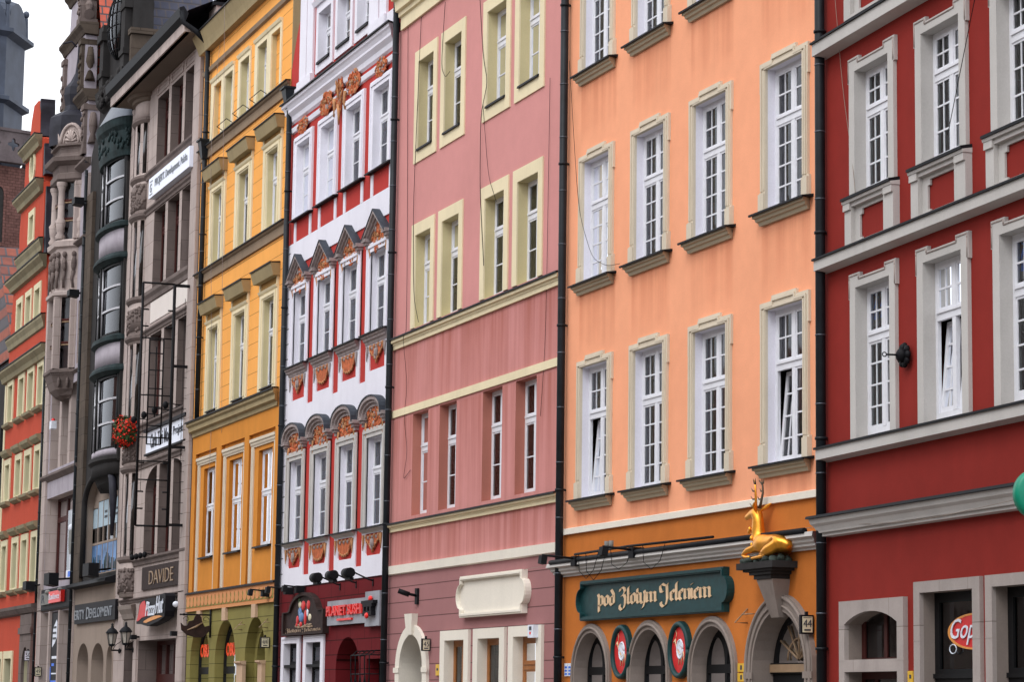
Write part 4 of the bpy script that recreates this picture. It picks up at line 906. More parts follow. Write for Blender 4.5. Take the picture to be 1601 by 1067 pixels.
# ================================================================== B6  grey stone commercial house
def greyhouse():
    B = empty('grey_stone_commercial_house', label='grey stone house with slender window pillars, a rounded bay and wide projecting eaves', cat='building', group='row of town houses')
    U0, U1, ZT = -50.2, -39.95, 21.2
    X = [(-46.15, -44.56), (-44.2, -42.62), (-42.28, -40.8)]
    R4, R3, R2 = (18.55, 20.75), (14.5, 17.05), (10.28, 13.03)
    H = [rect(a, b, *r) for r in (R4, R3, R2) for a, b in X]
    h1 = [[(X[0][0], 6.0), (X[0][1], 6.0), (X[0][1], 8.78)]+[(X[0][1]-1.59*math.sin(k*PI/16), 8.0+.78*math.cos(k*PI/16)) for k in range(1, 8)]+[(X[0][0], 8.0)], rect(X[1][0], X[1][1], 6.0, 8.78), [(X[2][0], 6.0), (X[2][1], 6.0), (X[2][1], 8.1)]+[(X[2][0]+1.48*math.cos(k*PI/16), 8.1+.68*math.sin(k*PI/16)) for k in range(1, 8)]+[(X[2][0], 8.78)]]
    g0 = [rect(-46.4, -40.9, 0, 3.38), rect(-48.5, -47.0, 0, 3.36)]
    m = MB(); m.plate(rect(U0, U1, 4.7, ZT), H+h1, 0, 0, 0, 1, .26); m.plate(rect(U0, U1, 0, 4.7), g0, 0, 0, 0, 1, .6); m.build('wall', ['stone_light', 'stone'], B)  # light stone in front, darker stone in reveals: shade put into the colour
    body(B, U0, U1, ZT, mat='stone')
    m = MB(); m.box(-40.75, -39.95, -.1, -.001, 3.4, ZT-.15).box(-40.9, -40.76, -.08, -.001, 0, 3.4).box(-40.75, -39.95, -.1, -.001, 0, 3.39); m.build('corner_pier', 'stone_light', B)
    for r in (R4, R3, R2, (6.0, 8.78)):
        for a, b in X:
            f = window(B, a, b, r[0], r[1]+(.05 if r[0] == 6.0 else 0), .26, fm='brown_frame', zt=r[0]+(r[1]-r[0])*.74, tth=.2, t=.1, mull=True, mw=.12, gm='glass', cur=('full', 'curtain_dim') if r[0] > 7 else None)
    m = MB(); m.plate(rect(-46.4, -40.9, 0, 3.38), [rect(-46.1+1.05*k, -45.2+1.05*k, 1.9 if 0 else 2.35, 3.25) for k in range(5)]+[rect(-46.1+1.05*k, -45.2+1.05*k, .3, 2.1) for k in range(5)], .6, .1); f = m.build('shop_front', 'brown_frame', B)
    g = MB(); g.quad((-46.3, .65, .2), (-41, .65, .2), (-41, .65, 3.3), (-46.3, .65, 3.3)); g.build('pane', 'glass_dark', f)
    m = MB(); m.quad((-48.5, .6, 0), (-47, .6, 0), (-47, .6, 3.36), (-48.5, .6, 3.36)); m.build('side_door', 'sign_brown', B)
    # mouldings of the flat front
    def mould(z, h, p, n='sill_moulding', a=-47.4, b=U1-.8, mt='stone'):
        m = MB(); m.prof([(0, z), (-p, z-.02), (-p, z-h*.35), (-p*.5, z-h*.6), (-p*.4, z-h), (0, z-h)], a, b, 0, 0); m.build(n, mt, B)
    mould(18.5, .25, .12); mould(17.28, .2, .1, 'lintel_moulding'); mould(14.5, .38, .12); mould(13.28, .2, .1, 'lintel_moulding'); mould(10.28, .24, .12); mould(9.02, .2, .1, 'lintel_moulding'); mould(6.0, .25, .12, b=U1-.1); mould(4.75, .15, .1, 'string_course', a=-49.3, b=U1-.1)
    m = MB(); m.box(-46.2, U1-.8, -.02, -.001, 13.42, 14.08); m.build('blank_panel', 'panel_pale', B)
    for k, (a, b) in enumerate(X):   # sunk panels under the eaves
        m = MB(); m.plate(rect(a-.05, b+.05, 20.85, 21.15), [rect(a+.1, b-.1, 20.9, 21.1)], -.03, .03); m.build('eaves_panel', 'stone_light', B)
    # rounded bay
    bc, bh, bb = -48.2, .8, .25
    m = MB()
    for z0, z1 in ((4.8, 6.1), (8.75, 10.3), (12.95, 14.5), (17.0, 18.55), (20.4, 21.2)): m.bow(bc, bh, bb, z0, z1, 0)
    for z0, z1 in ((6.1, 8.75), (10.3, 12.95), (14.5, 17.0), (18.55, 20.4)):
        for k in range(5): a = -PI/2+PI*k/4; m.bow(bc, bh, bb, z0, z1, 0, 3, a0=max(-PI/2, a-.17), a1=min(PI/2, a+.17), caps=False)
        m.bow(bc, bh, bb, z0, z1, 1, 12, off=-.12)
    m.build('rounded_bay', ['stone_light', 'glass_dark'], B)
    for z in (6.1, 9.0, 10.3, 13.25, 14.5, 17.25, 18.5, 20.45): m = MB(); m.bowprof(bc, bh, bb, [(0, z), (.1, z-.03), (.1, z-.12), (.03, z-.2), (0, z-.22)]); m.build('bay_moulding', 'stone', B)
    r = random.Random(3)
    for z0, z1 in ((9.1, 10.0), (13.35, 14.1), (17.35, 18.2), (4.95, 5.7)):
        m = MB(); m.bow(bc, bh, bb, z0, z1, 0, 12, off=.02)
        for k in range(60):
            a = r.uniform(-1.4, 1.5); z = r.uniform(z0, z1); m.blob((bc+(bh+.02)*math.sin(a), -(bb+.02)*math.cos(a), z), (.07, .05, .06), 0, 6, 4, r.random()*3)
        m.build('carved_foliage_relief', 'stone', B)
    # eaves
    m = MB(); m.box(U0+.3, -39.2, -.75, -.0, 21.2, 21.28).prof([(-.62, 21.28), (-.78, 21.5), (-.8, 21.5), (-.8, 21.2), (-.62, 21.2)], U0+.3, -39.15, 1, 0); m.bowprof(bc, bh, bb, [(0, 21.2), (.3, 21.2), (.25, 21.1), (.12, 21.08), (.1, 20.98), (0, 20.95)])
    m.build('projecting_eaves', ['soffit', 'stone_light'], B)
    m = MB(); m.prof([(-.78, 21.5), (-.95, 21.62), (-.98, 21.9), (-.85, 21.95), (-.7, 21.75)], U0+.2, -39.1, 0, 0); m.tube([(-39.15, -.9, 21.8), (-39.1, -.85, 21.45), (-39.0, -.5, 21.2), (-38.95, -.2, 20.9)], .08, 8); m.build('gutter', 'dark_metal', B)
    m = MB(); m.quad((U0, -.7, 21.85), (-39.1, -.7, 21.85), (-39.1, 3.5, 23.9), (U0, 3.5, 23.9)); m.quad((U0, 3.5, 23.9), (-39.1, 3.5, 23.9), (-39.1, 9, 21.5), (U0, 9, 21.5)); m.build('roof', 'darkcopper', B)
    m = MB(); m.box(-39.9, -39.0, .1, 1.6, 21.3, 22.05).box(-39.95, -38.95, .0, 1.7, 22.05, 22.15, 1); m.build('parapet_block', ['stone_light', 'dark_metal'], B)
    # capital over the shop entrance
    m = MB(); m.prof([(0, 4.55), (-.2, 4.52), (-.18, 4.4), (-.1, 4.25), (-.06, 4.1), (0, 4.05)], -48.6, -47.0, 0, 1).box(-48.6, -47.0, -.05, 0, 3.4, 4.05); m.build('pier_capital', 'stone_arch', B)
    m = MB()
    for u in (-46.7,): m.box(u-.22, u+.22, -.06, -.001, 0, 3.5)
    m.build('shop_pier', 'stone_light', B)
    return B
greyhouse()

# ================================================================== B7  soot-dark house with bowed bay
def sooty():
    B = empty('soot_dark_bay_house', label='soot blackened house with a stacked bowed window bay and a glazed bubble in its gable', cat='building', group='row of town houses')
    U0, U1 = -57.05, -50.2
    big = arch(-55.9, -50.3, 5.75, 8.2, 9.28, 24)
    m = MB(); m.plate([(U0, 0), (U1, 0), (U1, 22.9), (-50.4, 23.2), (-50.6, 25.6), (-50.7, 27.6), (-51.6, 28.4), (-52.6, 28.8), (-53.3, 28.0), (-53.5, 26.6), (-53.8, 25.9), (-54.7, 25.3), (-55.1, 24.9), (-55.2, 23.5), (-55.4, 22.5), (-56.3, 21.6), (U0, 21.0)], [big]+[arch(a, b, 0, 2.75, z) for a, b, z in ((-56.23, -54.25, 3.45), (-53.72, -51.66, 3.42), (-51.2, -50.3, 3.3))], 0, .7, 1, 0, .5)
    m.build('wall', ['taupe', 'soot'], B)
    m = MB(); m.plate(rect(U0+.02, U1, 0, 5.45), [arch(a, b, -.01, 2.75, z) for a, b, z in ((-56.23, -54.25, 3.45), (-53.72, -51.66, 3.42), (-51.2, -50.3, 3.3))], -.02, .02); m.build('shop_render', 'taupe', B)
    m = MB(); m.box(U0, -55.95, -.12, -.001, 5.5, 19.5); m.build('left_pier', 'dark_stone', B)
    m = MB(); m.box(-50.45, U1, -.1, -.001, 9.4, 19.5); m.build('right_pier', 'soot', B)
    body(B, U0, U1, 21.0, mat='soot')
    for a, b, z in ((-56.23, -54.25, 3.45), (-53.72, -51.66, 3.42), (-51.2, -50.3, 3.3)):
        f = MB(); f.plate(arch(a, b, 0, 2.75, z), [arch(a+.12, (a+b)/2-.05, .4, 2.7, z-.25, 8), arch((a+b)/2+.05, b-.12, .4, 2.7, z-.25, 8)], .5, .06); f = f.build('shop_window', 'sign_brown', B)
        p = MB(); p.plate(arch(a+.05, b-.05, .3, 2.72, z-.08), [], .53); p.build('pane', 'glass_dark', f)
    # big arched shop window on the first floor with picture panels
    f = MB(); P = []
    for k in range(6): x0 = -55.95+.9*k; P += [rect(x0+.03, x0+.87, 5.85, 6.85), rect(x0+.03, x0+.87, 6.93, 8.15 if k in (0, 5) else 8.35)]
    f.plate(big, P, .3, .08); f = f.build('arched_shop_window', 'taupe', B)
    p = MB(); p.quad((-56, .34, 5.8), (-50.6, .34, 5.8), (-50.6, .34, 9.1), (-56, .34, 9.1)); p.build('pane', 'glass_dark', f)
    for k in range(6):
        p = MB(); x0 = -55.95+.9*k; p.box(x0+.05, x0+.85, .31, .33, 5.88, 6.84, 0)
        p.box(x0+.05, x0+.85, .31, .33, 7.45, 8.12 if k in (0, 5) else 8.33, 1)
        if k in (2, 3, 4): p.box(x0+.2, x0+.7, .30, .309, 7.72, 7.8, 2).box(x0+.25, x0+.65, .30, .309, 7.9, 7.98, 2)
        r = random.Random(k)
        for j in range(7): a = r.uniform(x0+.1, x0+.7); p.box(a, a+.1, .30, .309, 5.9, 6.1+r.random()*.45, 2 if j % 2 else 3)
        p.build('picture_panel', ['blue_dim', 'poster_pale', 'letter_dark', 'green_sign'], f)
    g = MB(); g.tube([(x, -.03, z) for x, z in big[8:]]+[(-55.9, -.03, 5.75)], .1, 6); g.tube([(-50.35, -.15, 6.9), (-50.35, -.15, 8.2), (-50.6, -.15, 8.8), (-51.2, -.15, 9.2)], [.05, .13, .13, .1], 8, 1); g.build('arch_moulding', ['soot', 'darkcopper'], f)
    # bowed bay: windows between dark canopies and pale spandrels
    c, h, b = -52.2, 1.9, .42
    m = MB(); m.bowprof(c, h, b, [(0, 9.6), (.1, 9.58), (.12, 9.45), (0, 9.35), (-.05, 9.1), (-.3, 8.75), (-.8, 8.5), (-.8, 9.6)]); m.bow(c, h, b, 8.95, 9.58, 0); m.build('bay_corbel', 'soot', B)
    for z0, z1 in ((9.8, 12.3), (13.66, 16.1), (17.5, 19.75)):
        f = MB(); f.bow(c, h-.1, b-.1, z0, z1, 1, 20, caps=False)
        for k in range(6):
            a = (-1.45, -.95, -.9, -.1, -.05, 1.4)[k]; x, y = c+(h-.06)*math.sin(a), -(b-.06)*math.cos(a); f.tube([(x, y, z0), (x, y, z1)], (.1, .09, .035, .1, .035, .1)[k], 6, (2, 2, 0, 2, 0, 2)[k])
        for z in (z0+.06, z0+(z1-z0)*.36, z0+(z1-z0)*.68, z1-.06): f.bowprof(c, h-.06, b-.06, [(0, z-.035), (.03, z-.035), (.03, z+.035), (0, z+.035)], 0 if z0+.2 < z < z1-.2 else 2, 20)
        f = f.build('bay_window', ['pale_metal', 'glass_dark', 'black_frame'], B)
        q = MB(); q.bow(c, h-.35, b-.2, z0, z1, 0, 20, caps=False); q.build('curtain', 'curtain_dim', f)
    for z0, z1 in ((12.62, 13.4), (16.42, 17.25)):
        m = MB(); m.bow(c, h, b, z0, z1, 0, 20); m.build('bay_spandrel', 'lilac_grey', B)
        m = MB(); m.bowprof(c, h, b, [(0, z1+.27), (.14, z1+.2), (.16, z1+.05), (.02, z1-.02), (-.2, z1), (-.2, z1+.27)], 0, 20); m.bowprof(c, h, b, [(0, z0+.02), (.12, z0), (.2, z0-.12), (.2, z0-.2), (0, z0-.32), (-.2, z0-.3), (-.2, z0)], 0, 20); m.build('bay_canopy', 'copper', B)
    m = MB(); m.bow(c, h, b, 9.6, 9.82, 0, 20); m.build('bay_sill', 'lilac_grey', B)
    m = MB(); m.bowprof(c, h, b, [(0, 19.7), (.08, 19.72), (.12, 19.95), (.1, 20.6), (.22, 20.75), (.28, 21.0), (.1, 21.05), (-.3, 21.0), (-.3, 19.7)], 0, 20); m.build('bay_frieze', 'copper', B)
    m = MB(); r = random.Random(5)
    for k in range(50): a = r.uniform(-1.5, 1.5); m.blob((c+(h+.12)*math.sin(a), -(b+.12)*math.cos(a), r.uniform(20.0, 20.6)), (.12, .05, .1), 0, 6, 4, r.random()*3)
    m.build('frieze_relief', 'copper', B)
    m = MB(); n = 20
    A = [(c+(h+.25)*math.sin(-PI/2+PI*i/n), -(b+.25)*math.cos(-PI/2+PI*i/n), 21.03) for i in range(n+1)]; T = [(c+.1+1.1*math.sin(-PI/2+PI*i/n), .05-.1*math.cos(-PI/2+PI*i/n), 22.2) for i in range(n+1)]
    m.add(A+T, [(i, i+1, n+2+i, n+1+i) for i in range(n)], 0, True); m.build('bay_roof', 'zinc', B)
    # gable: balustrade, bubble window, flanking pilasters
    m = MB(); m.prof([(0, 22.9), (-.3, 22.85), (-.25, 22.4), (-.12, 22.2), (0, 22.1)], -55.0, -51.0, 0, 1)
    r = random.Random(9)
    for k in range(40): m.blob((r.uniform(-54.9, -51.2), -.3, r.uniform(22.2, 22.8)), (.14, .08, .13), 0, 6, 4, r.random()*3)
    m.build('gable_balustrade', 'soot', B)
    m = MB(); n = 12
    BX, BZ, bx, by, bz = -52.75, 24.75, .95, .36, 1.15; m.blob((BX, -.02, BZ), (bx, by, bz), 0, 24, 14); m.build('bubble_window', 'glass_dark', B)
    m = MB()
    for k in range(7): a = -1.2+2.4*k/6; m.tube([(BX+bx*1.01*math.sin(a)*math.cos(t), -.02-by*1.03*math.cos(a)*math.cos(t), BZ+bz*1.01*math.sin(t)) for t in [-1.45+2.9*j/14 for j in range(15)]], .022, 5)
    for t in (-.9, -.5, -.1, .3, .7): m.tube([(BX+bx*1.01*math.sin(a)*math.cos(t), -.02-by*1.03*math.cos(a)*math.cos(t), BZ+bz*math.sin(t)) for a in [-1.5+3*j/14 for j in range(15)]], .022, 5)
    m.build('bubble_glazing_bars', 'black', B)
    for u, z1 in ((-54.6, 24.6), (-51.0, 27.4)):
        m = MB(); m.box(u-.3, u+.3, -.25, 0, 22.3, z1).box(u-.4, u+.4, -.35, .72, z1, z1+.3).box(u-.36, u+.36, -.3, 0, 23.3, 23.5).box(u-.36, u+.42, -.3, .72, 24.9, 25.15); m.build('gable_pilaster', 'soot', B)
    m = MB(); m.box(-50.5, -50.22, -.1, .9, 22.9, 23.9).box(-50.6, -50.12, -.15, .95, 23.9, 24.1); m.build('gable_shoulder', 'dark_stone', B)
    # main roof, ridge running back from the gable
    m = MB(); m.quad((-49.6, .72, 21.6), (-49.6, 12, 21.6), (-53.0, 12, 28.4), (-53.0, .72, 28.4)); m.quad((-56.4, .72, 21.6), (-56.4, 12, 21.6), (-53.0, 12, 28.4), (-53.0, .72, 28.4)); m.build('roof', 'tile_dark', B)
    m = MB(); m.prof([(0, 5.62), (-.35, 5.5), (-.38, 5.4), (0, 5.35)], U0+.05, U1, 0, 0); m.build('shop_canopy', 'black', B)
    return B
sooty()

# ================================================================== B8  ornate grey house with oriel and stepped gable
def ornate():
    B = empty('ornate_grey_gabled_house', label='ornate grey stone house with corner oriel, shell pediment, onion cap and stepped gable', cat='building', group='row of town houses')
    U0, U1 = -64.2, -57.05
    g0 = (5.8, 9.0, -63.4, -57.75); g1 = (10.05, 12.95, -63.2, -57.75)
    m = MB(); m.plate([(U0, 0), (U1, 0), (U1, 20.6), (-57.9, 21.2), (-58.1, 22.0), (-58.1, 23.3), (-59.0, 23.6), (-59.1, 26.0), (-59.7, 26.4), (-59.8, 27.7), (-60.2, 28.1), (-60.3, 30.5), (-61.0, 31.5), (-61.7, 30.5), (-61.9, 28.1), (-62.2, 27.7), (-62.4, 26.4), (-63.0, 26.0), (-63.1, 23.6), (-64.0, 23.3), (-64.0, 22.0), (-64.1, 21.2), (U0, 20.6)], [rect(g0[2], g0[3], g0[0], g0[1]), rect(g1[2], g1[3], g1[0], g1[1]), rect(-63.3, -57.3, 0, 4.7)]+[rect(-58.55, -57.6, 13.6, 15.9)], 0, .45, 0, 1, .45)
    m.build('wall', ['lilac_grey', 'stone_light'], B)
    body(B, U0, U1, 20.6, mat='stone')
    for a, b in ((-64.2, -63.45), (-57.7, -57.06)): m = MB(); m.box(a, b, -.08, -.001, 0, 20.4); m.build('corner_strip', 'stone_light', B)
    for z, h, p in ((9.9, .28, .18), (4.85, .12, .1), (13.4, .14, .1), (18.15, .2, .2), (21.0, .3, .25)):
        m = MB(); m.prof([(0, z), (-p, z-.03), (-p, z-h*.4), (-p*.5, z-h*.7), (0, z-h)], U0 if z < 18 else -59.0, U1-.05, 0, 0); m.build('cornice', 'stone', B)
    for z, a, b in ((23.6, -64.1, -58.0), (26.35, -63.2, -58.95), (28.1, -62.4, -59.6)):
        m = MB(); m.prof([(.45, z+.15), (-.25, z+.12), (-.25, z), (-.12, z-.15), (-.05, z-.3), (.45, z-.32)], a, b, 0, 0); m.build('gable_cornice', 'dark_stone', B)
    r = random.Random(2)
    for z0, z1, u in ((21.3, 23.2, -58.35), (23.9, 25.9, -59.35), (26.6, 27.8, -59.95), (28.3, 30, -60.4), (23.9, 25.9, -62.8), (21.3, 23.2, -63.8)):
        s_ = 1 if u > -61 else -1
        m = MB(); m.box(u-.2, u+.22, -.12, .5, z0, z1).box(u-.26, u+.28, -.17, .55, z1-.25, z1-.05).box(u-.25, u+.27, -.16, .54, z0, z0+.2); m.tube([(u+s_*.2, .2, z1-.35), (u+s_*.3, .2, (z0+z1)/2+.1), (u+s_*.2, .2, (z0+z1)/2-.2), (u+s_*.34, .2, z0+.35)], [.12, .16, .1, .2], 8)
        for k in range(7): m.blob((u+r.uniform(-.16, .16), -.14, r.uniform(z0+.3, z1-.35)), (.08, .06, .12), 0, 6, 4, r.random()*3)
        m.build('gable_scroll_pilaster', 'stone' if r.random() < .4 else 'dark_stone', B)
    # wide stone-mullioned windows
    for (z0, z1, a, b), fm, mul in ((g0, 'brown_frame', 3), (g1, 'brown_frame', 3)):
        f = MB(); w = (b-a)/mul
        f.plate(rect(a, b, z0, z1), [rect(a+w*k+.12, a+w*(k+1)-.12, z0+.1, z0+(z1-z0)*.72) for k in range(mul)]+[rect(a+w*k+.12, a+w*(k+1)-.12, z0+(z1-z0)*.78, z1-.1) for k in range(mul)], .42, .08); f = f.build('wide_window', fm, B)
        p = MB(); p.quad((a, .47, z0), (b, .47, z0), (b, .47, z1), (a, .47, z1)); p.build('pane', 'glass_dark', f)
        if z0 > 9:
            for k in (1, 2): x = a+w*k; s = MB(); s.box(x-.22, x+.22, .02, .42, z0, z1); s.build('stone_mullion', 'stone_light', f)
    m = MB(); m.box(-60.6, -59.2, .3, .4, 5.9, 8.4); m.blob((-59.9, .28, 7.3), (.35, .03, .55), 1, 16, 8); m.blob((-59.9, .27, 7.75), (.45, .03, .12), 2, 12, 6); m.box(-60.6, -59.2, .29, .299, 5.9, 6.2, 2).box(-60.2, -59.8, .28, .289, 5.95, 6.15, 3); m.build('portrait_poster', ['glass_dark', 'curtain', 'letter_white', 'blue'], B)
    f = window(B, -58.55, -57.6, 13.6, 15.9, .3, fm='brown_frame', mull=False, zt=15.1, gm='glass_dark')
    # ground floor: slots between pale uprights
    for u in (-63.3, -61.55, -59.6, -57.6): m = MB(); m.box(u-.12, u+.14, -.1, .4, 0, 4.72); m.build('shop_upright', 'stone_light', B)
    m = MB(); m.quad((-63.3, .3, 0), (-57.3, .3, 0), (-57.3, .3, 4.7), (-63.3, .3, 4.7)); m.build('shop_glazing', 'glass_dark', B)
    # oriel: two storeys on a half-bowl corbel, chamfered corners
    def ring(z, e=0.0): return [(-61.55-e, 0, z), (-60.9-e*.6, -.65-e, z), (-59.6+e*.6, -.65-e, z), (-58.95+e, 0, z)]
    def band(mb, pr, mat=0):
        for (e0, z0), (e1, z1) in zip(pr[:-1], pr[1:]):
            a = ring(z0, e0); b = ring(z1, e1)
            for k in range(3): mb.quad(a[k], a[k+1], b[k+1], b[k], mat)
        mb.add(ring(pr[0][1], pr[0][0]), [(0, 1, 2, 3)], mat); mb.add(ring(pr[-1][1], pr[-1][0]), [(0, 1, 2, 3)], mat)
    O = empty('oriel'); O.parent = B
    m = MB(); band(m, [(-.5, 12.45), (-.3, 12.55), (-.12, 12.75), (0, 13.1), (.06, 13.3), (.12, 13.35), (.12, 13.45), (0, 13.5)])
    for k in range(12): a = ring(13.33, .13); t = (k+.5)/12; p, q = a[2], a[3]; m.blob((p[0]+(q[0]-p[0])*t, p[1]+(q[1]-p[1])*t, 13.28), (.03, .03, .03), 0, 5, 4)
    for t in (.3, .7): a = ring(13, .02); p, q = a[2], a[3]; m.blob((p[0]+(q[0]-p[0])*t, p[1]+(q[1]-p[1])*t, 12.98), (.12, .06, .2), 0, 8, 6)
    m.build('corbel_bowl', 'stone', O)
    for z0, z1 in ((13.5, 16.15), (18.3, 20.45)):
        m = MB(); a = ring(z0, -.14); b = ring(z1, -.14)
        for k in range(3): m.quad(a[k], a[k+1], b[k+1], b[k], 0)
        for k in range(3):
            for fz in (.36, .68):
                z = z0+(z1-z0)*fz; p, q = ring(z, -.12)[k], ring(z, -.12)[k+1]; m.tube([p, q], .06, 6, 1); m.tube([(p[0], p[1]-.03, z-.07), (q[0], q[1]-.03, z-.07)], .03, 6, 2)
        m.build('oriel_glazing', ['glass_dark', 'brown_frame', 'letter_brass'], O)
        for k, P in enumerate(ring(z0)):
            m = MB()
            for (p, q) in ((ring(z0)[j], ring(z1)[j]) for j in (k,)):
                if z0 < 14: m.box(p[0]-.16, p[0]+.16, p[1]-.05, p[1]+.2, z0, z1)
                else: m.lathe(p[0], p[1]+.08, [(.16, z0), (.2, z0+.1), (.12, z0+.25), (.15, z0+.3), (.2, z0+.7), (.13, z0+.8), (.12, z1-.3), (.2, z1-.1), (.2, z1)], 10)
            m.build('oriel_pillar', 'stone_light', O)
        a = ring(z0); p, q = a[2], a[3]; t = .78; x, y = p[0]+(q[0]-p[0])*t, p[1]+(q[1]-p[1])*t; m = MB(); m.box(x-.12, x+.16, y-.05, y+.25, z0, z1); m.build('oriel_pillar', 'stone_light', O)
    m = MB(); band(m, [(.02, 16.15), (.12, 16.2), (.12, 16.32), (0, 16.4), (0, 17.95), (.12, 18.02), (.14, 18.2), (0, 18.3)])
    for k, t, fac in ((2, .12, 1), (2, .42, 1), (2, .85, -1), (1, .35, 1), (1, .8, -1)):   # carved figures of the frieze
        a = ring(16.5, .03); p, q = a[k], a[k+1]; x, y = p[0]+(q[0]-p[0])*t, p[1]+(q[1]-p[1])*t-.04
        m.blob((x, y, 17.72), (.09, .09, .12), 1); m.blob((x, y, 17.35), (.12, .1, .3), 1, rot=.15*fac)
        m.tube([(x, y, 17.1), (x+.08*fac, y-.04, 16.8), (x, y, 16.48)], [.08, .06, .04], 6, 1); m.tube([(x-.05, y, 17.1), (x-.12, y, 16.8), (x-.1, y, 16.48)], [.08, .06, .04], 6, 1)
        m.tube([(x, y, 17.5), (x+.18*fac, y-.04, 17.35), (x+.28*fac, y-.02, 17.15)], [.045, .035, .025], 6, 1)
    m.build('carved_frieze', ['stone_light', 'stone'], O)
    m = MB(); band(m, [(0, 20.45), (.12, 20.55), (.12, 20.75), (.02, 20.8), (.05, 21.05), (.3, 21.2), (.34, 21.35), (.05, 21.45), (.0, 21.55), (.02, 21.75), (.14, 21.8), (.14, 21.88), (-.1, 21.9)]); m.build('oriel_cornice', 'stone', O)
    m = MB()
    for k in (1, 2):
        a = ring(21.88, .05); p, q = Vector(a[k]), Vector(a[k+1]); mid = (p+q)/2; d = (q-p)/2; nrm = Vector((d.y, -d.x, 0)).normalized()
        n = 12; A = [mid+d*.95*math.cos(PI*j/n)+Vector((0, 0, .72*math.sin(PI*j/n))) for j in range(n+1)]
        m.add([v for v in A]+[v-nrm*.25 for v in A], [tuple(range(n+1))]+[(j, j+1, n+2+j, n+1+j) for j in range(n)])
        m.tube([v+nrm*.02 for v in A], .07, 6); m.tube([mid+(v-mid)*.7+nrm*.03 for v in A], .035, 6)
        for j in range(7): t = PI*(j+.5)/7; m.tube([mid+nrm*.04+Vector((0, 0, .08)), mid+nrm*.04+d*.5*math.cos(t)+Vector((0, 0, .45*math.sin(t)+.05))], [.02, .06], 5)
    m.build('shell_pediment', 'stone_light', O)
    m = MB(); cu, cy = -60.25, -.0
    m.lathe(cu, cy, [(1.0, 21.9), (1.02, 22.6), (.98, 23.0), (.8, 23.15), (.5, 23.3), (.45, 23.5), (.52, 23.9), (.48, 24.2), (.28, 24.45), (.12, 24.8), (.06, 25.4), (.05, 25.9), (.0, 26.0)], 8, 0, smooth=False)
    m.tube([(cu, cy-.1, 25.8), (cu, cy-.3, 26.0), (cu-.1, cy-.6, 25.9)], .035, 6); m.build('onion_cap', 'darkcopper', O)
    # side-facing red tiled roof behind the gable
    m = MB(); m.quad((-56.3, .5, 20.8), (-56.3, 13, 20.8), (-61, 13, 31), (-61, .5, 31)); m.quad((-65.2, .5, 20.8), (-65.2, 13, 20.8), (-61, 13, 31), (-61, .5, 31)); m.build('roof', 'tile_red', B)
    return B
ornate()

